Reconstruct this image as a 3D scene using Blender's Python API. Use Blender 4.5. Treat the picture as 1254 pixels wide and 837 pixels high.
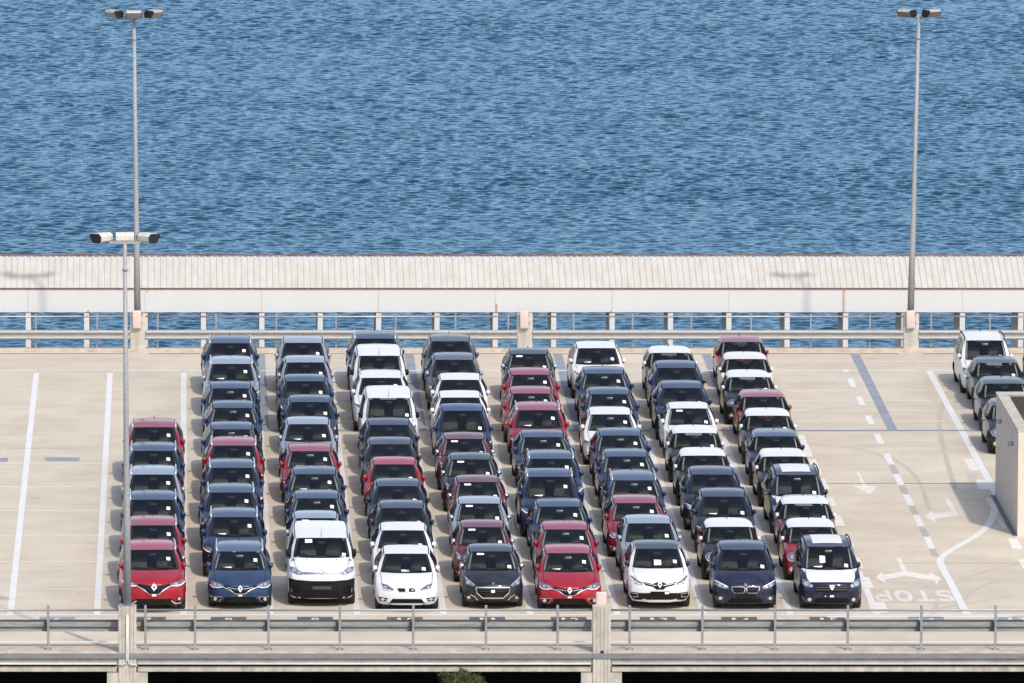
import bpy, bmesh, math, random
import numpy as np
from mathutils import Vector
from mathutils.bvhtree import BVHTree

random.seed(7)
rng = np.random.default_rng(11)
R = math.radians
for o in list(bpy.data.objects):
    bpy.data.objects.remove(o, do_unlink=True)
scene = bpy.context.scene
COL = scene.collection

# ------------------------------------------------------------------ camera
IMG_W, IMG_H = 1254.0, 837.0
FPX = 13000.0                 # focal length in photo pixels
VPX, VPY = 225.0, -1220.0     # vanishing point of the parking rows
PITCH = math.atan((IMG_H/2 - VPY)/FPX)
CAM = Vector((0.0, -287.2, 44.8))
cam_d = bpy.data.cameras.new('camera')
cam = bpy.data.objects.new('camera', cam_d); COL.objects.link(cam)
cam.location = CAM
cam.rotation_euler = (math.pi/2 - PITCH, 0, 0)
cam_d.sensor_width = 36.0
cam_d.lens = FPX/IMG_W*36.0
cam_d.shift_x = (IMG_W/2 - VPX)/IMG_W
cam_d.clip_start = 1.0
cam_d.clip_end = 40000.0
scene.camera = cam
scene.render.resolution_x, scene.render.resolution_y = 1024, 683

# ------------------------------------------------------------------ sky, sun, exposure
SUN_DIR = Vector((1.18, -2.86, 3.17)).normalized()
w = bpy.data.worlds.new('World'); scene.world = w; w.use_nodes = True
nt = w.node_tree
sky = nt.nodes.new('ShaderNodeTexSky'); sky.sky_type = 'NISHITA'; sky.sun_disc = False
sky.sun_elevation = math.asin(SUN_DIR.z)
sky.sun_rotation = math.atan2(SUN_DIR.x, SUN_DIR.y)
sky.air_density = 0.75; sky.dust_density = 1.8; sky.ozone_density = 0.4
bg = nt.nodes['Background']; bg.inputs['Strength'].default_value = 0.15
hz = nt.nodes.new('ShaderNodeHueSaturation'); hz.inputs['Saturation'].default_value = 0.80   # thin haze whitens the whole sky
nt.links.new(sky.outputs['Color'], hz.inputs['Color'])
nt.links.new(hz.outputs['Color'], bg.inputs['Color'])
sun_d = bpy.data.lights.new('sun', 'SUN'); sun_d.energy = 1.8; sun_d.angle = R(1.5)
sun_d.color = (1.0, 0.91, 0.78)
sun = bpy.data.objects.new('sun', sun_d); COL.objects.link(sun)
sun.rotation_euler = SUN_DIR.to_track_quat('Z', 'Y').to_euler()
sun.location = (60, -140, 160)
vs = scene.view_settings
vs.view_transform = 'Standard'; vs.look = 'None'; vs.gamma = 1.0; vs.use_curve_mapping = False
vs.exposure = 0.77

# ------------------------------------------------------------------ photo pixel -> place
def ray(px, py):
    a = (px - VPX)/FPX; b = (py - IMG_H/2)/FPX
    cp, sp = math.cos(PITCH), math.sin(PITCH)
    return Vector((a, cp - b*sp, -sp - b*cp))
def at(px, py, z=0.0):
    d = ray(px, py); k = (z - CAM.z)/d.z
    return CAM + d*k
def gy(py, z=0.0): return at(VPX, py, z).y

# ------------------------------------------------------------------ materials
MATS = {}
def new_mat(name):
    m = bpy.data.materials.new(name); m.use_nodes = True
    MATS[name] = m
    n = m.node_tree.nodes; b = n['Principled BSDF']
    return m, m.node_tree, b
def N(t, typ, **kw):
    n = t.nodes.new(typ)
    for k, v in kw.items(): setattr(n, k, v)
    return n
def mat_plain(name, col, rough=0.5, metal=0.0, spec=0.5, coat=0.0, var=0.0, scale=8.0, bump=0.0, stretch=(1,1,1)):
    m, t, b = new_mat(name)
    b.inputs['Roughness'].default_value = rough
    b.inputs['Metallic'].default_value = metal
    b.inputs['Specular IOR Level'].default_value = spec
    b.inputs['Coat Weight'].default_value = coat
    b.inputs['Coat Roughness'].default_value = 0.04
    if var > 0:
        tc = N(t, 'ShaderNodeTexCoord'); mp = N(t, 'ShaderNodeMapping'); mp.inputs['Scale'].default_value = stretch
        no = N(t, 'ShaderNodeTexNoise'); no.inputs['Scale'].default_value = scale; no.inputs['Detail'].default_value = 8; no.inputs['Roughness'].default_value = 0.65
        t.links.new(tc.outputs['Object'], mp.inputs['Vector']); t.links.new(mp.outputs['Vector'], no.inputs['Vector'])
        cr = N(t, 'ShaderNodeValToRGB')
        cr.color_ramp.elements[0].position = 0.3; cr.color_ramp.elements[1].position = 0.72
        cr.color_ramp.elements[0].color = tuple(max(0, c*(1-var)) for c in col) + (1,)
        cr.color_ramp.elements[1].color = tuple(min(1, c*(1+var*0.5)) for c in col) + (1,)
        t.links.new(no.outputs['Fac'], cr.inputs['Fac']); t.links.new(cr.outputs['Color'], b.inputs['Base Color'])
        if bump > 0:
            bp = N(t, 'ShaderNodeBump'); bp.inputs['Strength'].default_value = bump; bp.inputs['Distance'].default_value = 0.02
            t.links.new(no.outputs['Fac'], bp.inputs['Height']); t.links.new(bp.outputs['Normal'], b.inputs['Normal'])
    else:
        b.inputs['Base Color'].default_value = tuple(col) + (1,)
    return m
def mat_paint(name, col, metal=0.0, rough=0.32):
    """car paint: clear coat over the colour, dark lining on the inner side, thin dust"""
    m, t, b = new_mat(name)
    b.inputs['Metallic'].default_value = metal
    b.inputs['Coat Weight'].default_value = 0.45; b.inputs['Coat Roughness'].default_value = 0.04
    b.inputs['Specular IOR Level'].default_value = 0.25
    tc = N(t, 'ShaderNodeTexCoord'); no = N(t, 'ShaderNodeTexNoise'); no.inputs['Scale'].default_value = 3.0; no.inputs['Detail'].default_value = 6
    oi = N(t, 'ShaderNodeObjectInfo')
    ad = N(t, 'ShaderNodeVectorMath', operation='ADD')
    t.links.new(tc.outputs['Object'], ad.inputs[0]); t.links.new(oi.outputs['Random'], ad.inputs[1]); t.links.new(ad.outputs[0], no.inputs['Vector'])
    mr = N(t, 'ShaderNodeMapRange'); mr.inputs['From Min'].default_value = 0.35; mr.inputs['From Max'].default_value = 0.75
    mr.inputs['To Min'].default_value = 0.0; mr.inputs['To Max'].default_value = 0.05
    t.links.new(no.outputs['Fac'], mr.inputs['Value'])
    dust = N(t, 'ShaderNodeMix', data_type='RGBA'); dust.inputs[6].default_value = tuple(col)+(1,); dust.inputs[7].default_value = (0.42, 0.38, 0.33, 1)
    t.links.new(mr.outputs[0], dust.inputs[0])
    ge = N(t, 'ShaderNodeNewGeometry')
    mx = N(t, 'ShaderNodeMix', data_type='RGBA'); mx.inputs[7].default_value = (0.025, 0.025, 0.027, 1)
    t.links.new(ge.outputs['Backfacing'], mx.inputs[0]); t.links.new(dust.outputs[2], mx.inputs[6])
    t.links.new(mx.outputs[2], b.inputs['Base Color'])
    m2 = N(t, 'ShaderNodeMapRange'); m2.inputs['To Min'].default_value = rough; m2.inputs['To Max'].default_value = rough+0.12
    t.links.new(no.outputs['Fac'], m2.inputs['Value']); t.links.new(m2.outputs[0], b.inputs['Roughness'])
    return m
def mat_glass(name, tint=0.34):
    m, t, b = new_mat(name)
    t.nodes.remove(b)
    out = t.nodes['Material Output']
    tr = N(t, 'ShaderNodeBsdfTransparent'); tr.inputs['Color'].default_value = (tint*0.93, tint, tint*0.97, 1)
    gl = N(t, 'ShaderNodeBsdfGlossy'); gl.inputs['Roughness'].default_value = 0.03
    fr = N(t, 'ShaderNodeFresnel'); fr.inputs['IOR'].default_value = 1.6
    mx = N(t, 'ShaderNodeMixShader')
    t.links.new(fr.outputs[0], mx.inputs[0]); t.links.new(tr.outputs[0], mx.inputs[1]); t.links.new(gl.outputs[0], mx.inputs[2])
    t.links.new(mx.outputs[0], out.inputs['Surface'])
    return m

mat_plain('asphalt', (0.07, 0.068, 0.065), 0.9, var=0.4, scale=0.8)
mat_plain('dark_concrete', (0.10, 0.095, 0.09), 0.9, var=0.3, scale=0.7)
mat_plain('white_paint', (0.66, 0.655, 0.645), 0.6, var=0.10, scale=2.2)
mat_plain('worn_paint', (0.68, 0.65, 0.60), 0.7, var=0.16, scale=2.5)
mat_plain('faded_line', (0.62, 0.59, 0.55), 0.8, var=0.14, scale=1.6)
mat_plain('stop_paint', (0.63, 0.60, 0.55), 0.7, var=0.14, scale=2.5)
mat_plain('tyre_mark', (0.455, 0.395, 0.33), 0.8, var=0.10, scale=1.2)
mat_plain('faint_line', (0.50, 0.43, 0.36), 0.8, var=0.12, scale=1.6)
mat_plain('cover_paint', (0.25, 0.275, 0.32), 0.8, var=0.22, scale=1.4)
mat_plain('ghost_line', (0.38, 0.355, 0.335), 0.8, var=0.18, scale=1.6)
mat_plain('joint_seal', (0.17, 0.16, 0.155), 0.8, var=0.3, scale=1.0)
mat_plain('sign_paint', (0.085, 0.10, 0.125), 0.7, var=0.2, scale=5)
mat_plain('steel', (0.34, 0.35, 0.36), 0.45, 0.55, var=0.22, scale=9)
mat_plain('steel_pole', (0.30, 0.305, 0.31), 0.6, 0.0, var=0.28, scale=14)
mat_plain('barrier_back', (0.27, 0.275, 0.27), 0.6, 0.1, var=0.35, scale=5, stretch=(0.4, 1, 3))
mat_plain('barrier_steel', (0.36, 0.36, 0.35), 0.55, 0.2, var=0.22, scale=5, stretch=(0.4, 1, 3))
mat_plain('dark_steel', (0.05, 0.05, 0.05), 0.6, 0.4)
mat_plain('edge_strip', (0.20, 0.215, 0.24), 0.6, 0.2, var=0.22, scale=3, stretch=(0.5, 1, 2))
mat_plain('conduit', (0.66, 0.64, 0.60), 0.5, var=0.12, scale=6)
mat_plain('canopy_white', (0.60, 0.60, 0.60), 0.5, var=0.04, scale=0.8)
mat_plain('rust', (0.20, 0.095, 0.055), 0.9, var=0.6, scale=6)
mat_plain('rust_stain', (0.50, 0.33, 0.17), 0.9, var=0.4, scale=9)
mat_plain('pink_plastic', (0.55, 0.445, 0.425), 0.55, var=0.10, scale=6)
mat_plain('yellow_print', (0.72, 0.50, 0.16), 0.6)
mat_plain('lamp_metal', (0.46, 0.44, 0.41), 0.42, 0.3, var=0.35, scale=7)
mat_plain('lamp_white', (0.62, 0.60, 0.56), 0.5, 0.0, var=0.35, scale=6)
mat_plain('lamp_black', (0.012, 0.012, 0.016), 0.5)
mat_plain('lamp_glass', (0.24, 0.22, 0.19), 0.25, 0.2, var=0.3, scale=6)
mat_plain('gravel', (0.055, 0.053, 0.05), 0.95, var=0.5, scale=14, bump=1.0)
mat_plain('rubber', (0.012, 0.012, 0.012), 0.75)
mat_plain('rim_metal', (0.30, 0.30, 0.31), 0.35, 0.7)
mat_plain('black_plastic', (0.006, 0.006, 0.0065), 0.6, spec=0.25)
mat_plain('grille_black', (0.004, 0.004, 0.0045), 0.55, spec=0.2)
mat_plain('trim_dark', (0.045, 0.046, 0.048), 0.8)
mat_plain('trim_seat', (0.115, 0.112, 0.11), 0.85)
mat_plain('trim_pale', (0.48, 0.47, 0.45), 0.8)
mat_plain('chrome', (0.78, 0.78, 0.79), 0.14, 1.0)
mat_plain('silver_plastic', (0.55, 0.55, 0.56), 0.3, 0.5)
mat_plain('headlamp', (0.20, 0.21, 0.23), 0.10, 0.55, coat=1.0)
mat_plain('reflector', (0.80, 0.80, 0.82), 0.16, 0.8)
mat_plain('paper', (0.82, 0.82, 0.80), 0.7)
mat_plain('film_white', (0.63, 0.63, 0.63), 0.45)
mat_plain('tail_red', (0.25, 0.01, 0.012), 0.2, coat=1.0)
mat_plain('bark', (0.10, 0.07, 0.045), 0.9, var=0.4, scale=12)
mat_glass('windscreen_glass', 0.80)
mat_glass('side_glass', 0.40)
mat_paint('paint_red', (0.25, 0.004, 0.017), 0.15)
mat_paint('paint_bright_red', (0.30, 0.004, 0.014), 0.15)
mat_paint('paint_dark_red', (0.115, 0.005, 0.014), 0.15)
mat_paint('paint_navy', (0.0058, 0.0165, 0.060), 0.15)
mat_paint('paint_blue', (0.014, 0.038, 0.095), 0.25)
mat_paint('paint_deep_navy', (0.0030, 0.0060, 0.028), 0.1)
mat_paint('paint_royal', (0.010, 0.020, 0.085), 0.15)
mat_paint('paint_silver', (0.32, 0.35, 0.41), 0.45, 0.30)
mat_paint('paint_grey', (0.075, 0.083, 0.105), 0.3)
mat_paint('paint_charcoal', (0.012, 0.0135, 0.016), 0.2)
mat_paint('paint_slate', (0.016, 0.020, 0.033), 0.2)
mat_paint('paint_white', (0.64, 0.64, 0.65), 0.0, 0.35)
mat_paint('paint_cream', (0.64, 0.62, 0.56), 0.0, 0.35)
mat_paint('paint_black', (0.012, 0.012, 0.014), 0.0)

# concrete with run-off streaks
def mat_concrete(name, c0, c1, streak=0.35):
    m, t, b = new_mat(name)
    b.inputs['Roughness'].default_value = 0.85; b.inputs['Specular IOR Level'].default_value = 0.25
    tc = N(t, 'ShaderNodeTexCoord')
    mp = N(t, 'ShaderNodeMapping'); mp.inputs['Scale'].default_value = (5, 5, 0.25)
    n1 = N(t, 'ShaderNodeTexNoise'); n1.inputs['Scale'].default_value = 1.3; n1.inputs['Detail'].default_value = 7
    n2 = N(t, 'ShaderNodeTexNoise'); n2.inputs['Scale'].default_value = 2.5; n2.inputs['Detail'].default_value = 9; n2.inputs['Roughness'].default_value = 0.7
    t.links.new(tc.outputs['Object'], mp.inputs['Vector']); t.links.new(mp.outputs['Vector'], n1.inputs['Vector'])
    t.links.new(tc.outputs['Object'], n2.inputs['Vector'])
    ad = N(t, 'ShaderNodeMath', operation='MULTIPLY_ADD'); ad.inputs[1].default_value = streak
    t.links.new(n1.outputs['Fac'], ad.inputs[0]); 
    sc = N(t, 'ShaderNodeMath', operation='MULTIPLY'); sc.inputs[1].default_value = 1-streak
    t.links.new(n2.outputs['Fac'], sc.inputs[0]); t.links.new(sc.outputs[0], ad.inputs[2])
    cr = N(t, 'ShaderNodeValToRGB'); cr.color_ramp.elements[0].position = 0.34; cr.color_ramp.elements[1].position = 0.62
    cr.color_ramp.elements[0].color = c0+(1,); cr.color_ramp.elements[1].color = c1+(1,)
    t.links.new(ad.outputs[0], cr.inputs['Fac']); t.links.new(cr.outputs['Color'], b.inputs['Base Color'])
    bp = N(t, 'ShaderNodeBump'); bp.inputs['Strength'].default_value = 0.25; bp.inputs['Distance'].default_value = 0.01
    t.links.new(n2.outputs['Fac'], bp.inputs['Height']); t.links.new(bp.outputs['Normal'], b.inputs['Normal'])
    return m
mat_concrete('concrete', (0.30, 0.275, 0.235), (0.53, 0.50, 0.44))
mat_concrete('concrete_box', (0.47, 0.415, 0.355), (0.60, 0.54, 0.47))
mat_concrete('kerb_concrete', (0.34, 0.285, 0.235), (0.50, 0.44, 0.37), 0.1)

def mat_deck():
    m, t, b = new_mat('deck_screed')
    b.inputs['Roughness'].default_value = 0.75; b.inputs['Specular IOR Level'].default_value = 0.25
    geo = N(t, 'ShaderNodeNewGeometry')
    def noise(scale, stretch, detail=7, rough=0.6):
        mp = N(t, 'ShaderNodeMapping'); mp.inputs['Scale'].default_value = stretch
        n = N(t, 'ShaderNodeTexNoise'); n.inputs['Scale'].default_value = scale; n.inputs['Detail'].default_value = detail; n.inputs['Roughness'].default_value = rough
        t.links.new(geo.outputs['Position'], mp.inputs['Vector']); t.links.new(mp.outputs['Vector'], n.inputs['Vector'])
        return n.outputs['Fac']
    big = noise(0.10, (1, 0.5, 1), 5); mid = noise(0.5, (1, 0.35, 1), 9, 0.7); brush = noise(1.1, (0.35, 0.55, 1), 6, 0.6); spot = noise(2.6, (1, 0.6, 1), 4, 0.5)
    def ramp(f, a, c, p0, p1):
        cr = N(t, 'ShaderNodeValToRGB'); cr.color_ramp.elements[0].position = p0; cr.color_ramp.elements[1].position = p1
        cr.color_ramp.elements[0].color = a+(1,); cr.color_ramp.elements[1].color = c+(1,)
        t.links.new(f, cr.inputs['Fac']); return cr.outputs['Color']
    def mul(a, c):
        x = N(t, 'ShaderNodeMix', data_type='RGBA', blend_type='MULTIPLY'); x.inputs[0].default_value = 1.0
        t.links.new(a, x.inputs[6]); t.links.new(c, x.inputs[7]); return x.outputs[2]
    c = ramp(big, (0.505, 0.448, 0.360), (0.562, 0.502, 0.406), 0.35, 0.65)
    c = mul(c, ramp(mid, (0.91, 0.91, 0.91), (1.03, 1.03, 1.03), 0.33, 0.62))
    c = mul(c, ramp(brush, (0.91, 0.905, 0.90), (1.03, 1.03, 1.03), 0.36, 0.60))
    c = mul(c, ramp(spot, (0.72, 0.72, 0.74), (1.0, 1.0, 1.0), 0.24, 0.33))
    t.links.new(c, b.inputs['Base Color'])
mat_deck()

def mat_roofsheet():
    m, t, b = new_mat('roof_sheet')
    b.inputs['Roughness'].default_value = 0.6
    geo = N(t, 'ShaderNodeNewGeometry')
    mp = N(t, 'ShaderNodeMapping'); mp.inputs['Scale'].default_value = (3.0, 0.6, 0.6)
    n = N(t, 'ShaderNodeTexNoise'); n.inputs['Scale'].default_value = 1.6; n.inputs['Detail'].default_value = 9; n.inputs['Roughness'].default_value = 0.7
    t.links.new(geo.outputs['Position'], mp.inputs['Vector']); t.links.new(mp.outputs['Vector'], n.inputs['Vector'])
    cr = N(t, 'ShaderNodeValToRGB'); cr.color_ramp.elements[0].position = 0.30; cr.color_ramp.elements[1].position = 0.60
    cr.color_ramp.elements[0].color = (0.45, 0.415, 0.36, 1); cr.color_ramp.elements[1].color = (0.525, 0.51, 0.47, 1)
    t.links.new(n.outputs['Fac'], cr.inputs['Fac']); t.links.new(cr.outputs['Color'], b.inputs['Base Color'])
mat_roofsheet()

def mat_sea():
    m, t, b = new_mat('sea_water')
    out = t.nodes['Material Output']; t.nodes.remove(b)
    geo = N(t, 'ShaderNodeNewGeometry')
    n = N(t, 'ShaderNodeTexNoise'); n.inputs['Scale'].default_value = 1.6; n.inputs['Detail'].default_value = 5; n.inputs['Roughness'].default_value = 0.6
    t.links.new(geo.outputs['Position'], n.inputs['Vector'])
    bp = N(t, 'ShaderNodeBump'); bp.inputs['Strength'].default_value = 1.0; bp.inputs['Distance'].default_value = 0.07
    t.links.new(n.outputs['Fac'], bp.inputs['Height'])
    df = N(t, 'ShaderNodeBsdfDiffuse'); df.inputs['Color'].default_value = (0.005, 0.038, 0.070, 1)
    gl = N(t, 'ShaderNodeBsdfGlossy'); gl.inputs['Color'].default_value = (0.57, 0.76, 0.87, 1); gl.inputs['Roughness'].default_value = 0.08
    fr = N(t, 'ShaderNodeFresnel'); fr.inputs['IOR'].default_value = 1.33
    mx = N(t, 'ShaderNodeMixShader')
    for x in (df, gl, fr): t.links.new(bp.outputs['Normal'], x.inputs['Normal'])
    t.links.new(fr.outputs[0], mx.inputs[0]); t.links.new(df.outputs[0], mx.inputs[1]); t.links.new(gl.outputs[0], mx.inputs[2])
    t.links.new(mx.outputs[0], out.inputs['Surface'])
mat_sea()

def mat_needles():
    m, t, b = new_mat('needles')
    b.inputs['Roughness'].default_value = 0.6
    geo = N(t, 'ShaderNodeNewGeometry')
    n = N(t, 'ShaderNodeTexNoise'); n.inputs['Scale'].default_value = 4.0; n.inputs['Detail'].default_value = 4
    t.links.new(geo.outputs['Position'], n.inputs['Vector'])
    cr = N(t, 'ShaderNodeValToRGB'); cr.color_ramp.elements[0].position = 0.35; cr.color_ramp.elements[1].position = 0.65
    cr.color_ramp.elements[0].color = (0.030, 0.046, 0.012, 1); cr.color_ramp.elements[1].color = (0.085, 0.105, 0.030, 1)
    t.links.new(n.outputs['Fac'], cr.inputs['Fac']); t.links.new(cr.outputs['Color'], b.inputs['Base Color'])
mat_needles()

# ------------------------------------------------------------------ object helpers
def link(name, me, mat=None, parent=None, loc=None, smooth=False):
    o = bpy.data.objects.new(name, me); COL.objects.link(o)
    if mat is not None and len(me.materials) == 0: me.materials.append(MATS[mat])
    if parent is not None: o.parent = parent
    if loc is not None: o.location = loc
    return o
def empty(name, loc=(0,0,0), rz=0.0):
    o = bpy.data.objects.new(name, None); COL.objects.link(o)
    o.location = loc; o.rotation_euler = (0, 0, rz); o.empty_display_size = 0.3
    return o
def tag(o, label, cat, group=None):
    o['label'] = label; o['category'] = cat
    if group: o['group'] = group
    return o
def structure(o): o['kind'] = 'structure'; return o
def mesh(name, vs, fs, smooth=False):
    me = bpy.data.meshes.new(name); me.from_pydata([tuple(v) for v in vs], [], fs); me.update()
    if smooth: me.polygons.foreach_set('use_smooth', [True]*len(me.polygons))
    return me
def bm_mesh(bm, name, smooth=False, recalc=True):
    if recalc: bmesh.ops.recalc_face_normals(bm, faces=bm.faces)
    me = bpy.data.meshes.new(name); bm.to_mesh(me); bm.free()
    if smooth: me.polygons.foreach_set('use_smooth', [True]*len(me.polygons))
    return me
def add_box(bm, x0, x1, y0, y1, z0, z1, bev=0.0, seg=1):
    vs_ = [bm.verts.new((x, y, z)) for x in (x0, x1) for y in (y0, y1) for z in (z0, z1)]
    q = [(0,1,3,2), (4,6,7,5), (0,4,5,1), (2,3,7,6), (0,2,6,4), (1,5,7,3)]
    fs = [bm.faces.new([vs_[i] for i in f]) for f in q]
    if bev > 0:
        es = list({e for f in fs for e in f.edges})
        bmesh.ops.bevel(bm, geom=es, offset=bev, segments=seg, affect='EDGES', profile=0.5)
def box_mesh(name, *a, **k):
    bm = bmesh.new(); add_box(bm, *a, **k); return bm_mesh(bm, name)
def add_tube(bm, pts, r, n=8, r1=None, cap=True):
    pts = [Vector(p) for p in pts]; rings = []
    for i, p in enumerate(pts):
        d = (pts[min(i+1, len(pts)-1)] - pts[max(i-1, 0)]).normalized()
        up = Vector((0, 0, 1)) if abs(d.z) < 0.9 else Vector((1, 0, 0))
        a = d.cross(up).normalized(); b_ = d.cross(a).normalized()
        rr = r if r1 is None else r + (r1 - r)*i/(len(pts)-1)
        rings.append([bm.verts.new(p + (a*math.cos(2*math.pi*k/n) + b_*math.sin(2*math.pi*k/n))*rr) for k in range(n)])
    for q in range(len(rings)-1):
        for k in range(n):
            bm.faces.new((rings[q][k], rings[q][(k+1) % n], rings[q+1][(k+1) % n], rings[q+1][k]))
    if cap: bm.faces.new(rings[0]); bm.faces.new(rings[-1][::-1])
def tube_mesh(name, pts, r, n=8, r1=None, smooth=True):
    bm = bmesh.new(); add_tube(bm, pts, r, n, r1); return bm_mesh(bm, name, smooth)
def prism_mesh(name, prof, x0, x1, axis='x'):
    """closed (a,b) profile swept along an axis"""
    bm = bmesh.new()
    A = [bm.verts.new((x0, a, b) if axis == 'x' else (a, x0, b)) for a, b in prof]
    B = [bm.verts.new((x1, a, b) if axis == 'x' else (a, x1, b)) for a, b in prof]
    n = len(prof)
    for i in range(n): bm.faces.new((A[i], A[(i+1) % n], B[(i+1) % n], B[i]))
    bm.faces.new(A[::-1]); bm.faces.new(B)
    return bm_mesh(bm, name)

# ================================================================== THE SETTING
DECK_X0, DECK_X1 = -32.0, 62.0
FAR_Y = gy(430.0)                     # far edge of the deck
NEAR_EDGE = -0.45
SEA_Z = -9.0
LAND_Z = -7.2
QUAY_Y = FAR_Y + 13.0

g = mesh('ground', [(-900, -1500, LAND_Z), (900, -1500, LAND_Z), (900, QUAY_Y, LAND_Z), (-900, QUAY_Y, LAND_Z),
                    (900, QUAY_Y, SEA_Z-4), (-900, QUAY_Y, SEA_Z-4)], [(0,1,2,3), (3,2,4,5)])
structure(link('ground', g, 'asphalt'))

# ---- sea: one sheet, finely waved where it is seen
def build_sea():
    x0, x1, y0, y1 = -20.0, 58.0, 134.0, 304.0
    nx, ny = 560, 1240
    xs = np.linspace(x0, x1, nx); ys = np.linspace(y0, y1, ny)
    Xg, Yg = np.meshgrid(xs, ys)
    Z = np.zeros_like(Xg)
    for k in range(120):
        lam = 0.32*(1.10/0.32)**(rng.random()**1.1)
        th = math.radians(86) + rng.normal(0, 0.62)
        kk = 2*math.pi/lam
        Z += 0.0245/kk*np.sin(kk*(math.cos(th)*Xg + math.sin(th)*Yg) + rng.random()*6.283)
    # gusts: patches of rougher and calmer water
    gust = np.zeros_like(Xg)
    for k in range(14):
        lam = 14*(70/14)**rng.random(); th = rng.random()*6.28
        gust += np.sin(2*math.pi/lam*(math.cos(th)*Xg*0.6+math.sin(th)*Yg)+rng.random()*6.28)
    gust = 1.0 + 0.035*gust
    Z *= np.clip(gust, 0.55, 1.6)*1.0
    ed = np.minimum(np.minimum(Xg-x0, x1-Xg), np.minimum(Yg-y0, y1-Yg))
    Z *= np.clip(ed/6.0, 0, 1)
    V = np.stack([Xg, Yg, Z], -1).reshape(-1, 3)
    idx = np.arange(nx*ny).reshape(ny, nx)
    F = np.stack([idx[:-1, :-1], idx[:-1, 1:], idx[1:, 1:], idx[1:, :-1]], -1).reshape(-1, 4)
    n0 = len(V); Bx, By0, By1 = 15000.0, QUAY_Y-4, 30000.0
    ext = np.array([(-Bx, By0, 0), (Bx, By0, 0), (Bx, By1, 0), (-Bx, By1, 0)])
    V = np.concatenate([V, ext]); c = [idx[0, 0], idx[0, -1], idx[-1, -1], idx[-1, 0]]
    me = bpy.data.meshes.new('sea')
    polys = F.tolist()
    # surrounding ring of flat water; its inner edges carry every border vertex
    polys.append([n0, n0+1] + idx[0, ::-1].tolist())
    polys.append([n0+1, n0+2] + idx[::-1, -1].tolist())
    polys.append([n0+2, n0+3] + idx[-1, :].tolist())
    polys.append([n0+3, n0] + idx[:, 0].tolist())
    me.from_pydata(V.tolist(), [], polys); me.update()
    me.polygons.foreach_set('use_smooth', [True]*len(me.polygons))
    o = link('sea', me, 'sea_water', loc=(0, 0, SEA_Z)); structure(o)
build_sea()

# ---- parking deck
deck = link('parking_deck', box_mesh('deck', DECK_X0, DECK_X1, NEAR_EDGE+0.05, FAR_Y, -0.30, 0.0), 'deck_screed'); structure(deck)
KZ = 0.10
structure(link('near_kerb', box_mesh('kerb', DECK_X0, DECK_X1, NEAR_EDGE, 0.62, -0.06, KZ, bev=0.012), 'kerb_concrete'))
structure(link('far_kerb', box_mesh('kerb', DECK_X0, DECK_X1, FAR_Y-0.42, FAR_Y+0.04, -0.32, 0.12, bev=0.02), 'kerb_concrete'))
# level below: floor, plus added unseen walls and dark colour to keep it black
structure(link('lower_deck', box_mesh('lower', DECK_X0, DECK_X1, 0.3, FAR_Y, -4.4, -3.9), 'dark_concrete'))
structure(link('added_back_wall', box_mesh('lw', DECK_X0+0.3, DECK_X1-0.3, 38.0, 38.3, -3.9, -0.31), 'dark_concrete'))
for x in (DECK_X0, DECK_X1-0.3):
    structure(link('added_side_wall', box_mesh('lw', x, x+0.3, 0.3, 38.3, -3.9, -0.31), 'dark_concrete'))

# ---- things painted on the deck (children of the deck)
PZ = 0.002
FLAT_N = [0]
def flat(name, pts, mat, z=PZ):
    FLAT_N[0] += 1
    z = (PZ + (z-PZ)*0.30 if z < 0.05 else z) + 0.00025*(FLAT_N[0] % 9)
    me = mesh(name, [(p[0], p[1], z) for p in pts], [list(range(len(pts)))])
    if me.polygons[0].normal.z < 0: me.flip_normals()
    return link(name, me, mat, deck)
def flat_rect(name, x0, x1, y0, y1, mat, z=PZ): return flat(name, [(x0, y0), (x1, y0), (x1, y1), (x0, y1)], mat, z)
def flat_px(name, pix, mat, z=PZ): return flat(name, [at(*p) for p in pix], mat, z)
LANE = 2.43
def bay_lines(x0, x1, Y, hw, mat, z):
    """one thin line, painted stretch by stretch between the lanes"""
    x = x0
    while x < x1 - 0.05:
        x2 = min(x1, (math.floor(x/LANE+1e-6)+1)*LANE)
        if x2 - x > 0.3:
            d = random.uniform(-0.012, 0.012)
            flat_rect('bay_line', x+0.10, x2-0.10, Y-hw+d, Y+hw+d, mat, z)
        x = x2
Y_BACK, Y_MID, Y_FRONT = gy(457.0), gy(527.6), gy(752.6)
for k in range(-4, 8):
    flat_rect('lane_line', k*LANE-0.09, k*LANE+0.09, Y_FRONT, Y_BACK if k <= 2 else gy(533.0), 'white_paint')
flat_rect('lane_line', 8*LANE-0.09, 8*LANE+0.09, Y_FRONT, gy(700), 'white_paint')
flat_rect('edge_line', DECK_X0+2, 23.6, gy(753.9), gy(752.8), 'white_paint', PZ+0.004)
flat_rect('edge_line', 18.0, 23.2, gy(756.4), gy(754.3), 'worn_paint', PZ)
flat_rect('edge_line', DECK_X0+2, DECK_X1-2, gy(791.6), gy(790.0), 'white_paint', KZ+0.004)
# thin bay lines
for y in (567.5, 596.3, 625.3, 656.0, 688.0, 721.6):
    Y = gy(y); bay_lines(-12.2, 8*LANE, Y, 0.075, 'faded_line', PZ)
for y in (443.0, 466.3, 478.4, 490.6, 503.4, 515.9):
    Y = gy(y); bay_lines(2.7, 29.5, Y, 0.075, 'faded_line', PZ)
bay_lines(-12.2, 29.5, Y_BACK+0.60, 0.10, 'white_paint', PZ+0.012)
flat_rect('bay_line', 22.2, 24.3, gy(529.8), gy(528.9), 'faded_line', PZ+0.004)
for y, xa, xb in ((546.5, 21.0, 24.0), (549.3, -5.5, -3.5), (690, 20.5, 24.8), (600, -9, -5)):
    Y = gy(y); flat_rect('bay_line', xa, xb, Y-0.04, Y+0.04, 'faint_line', PZ+0.004)
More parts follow.
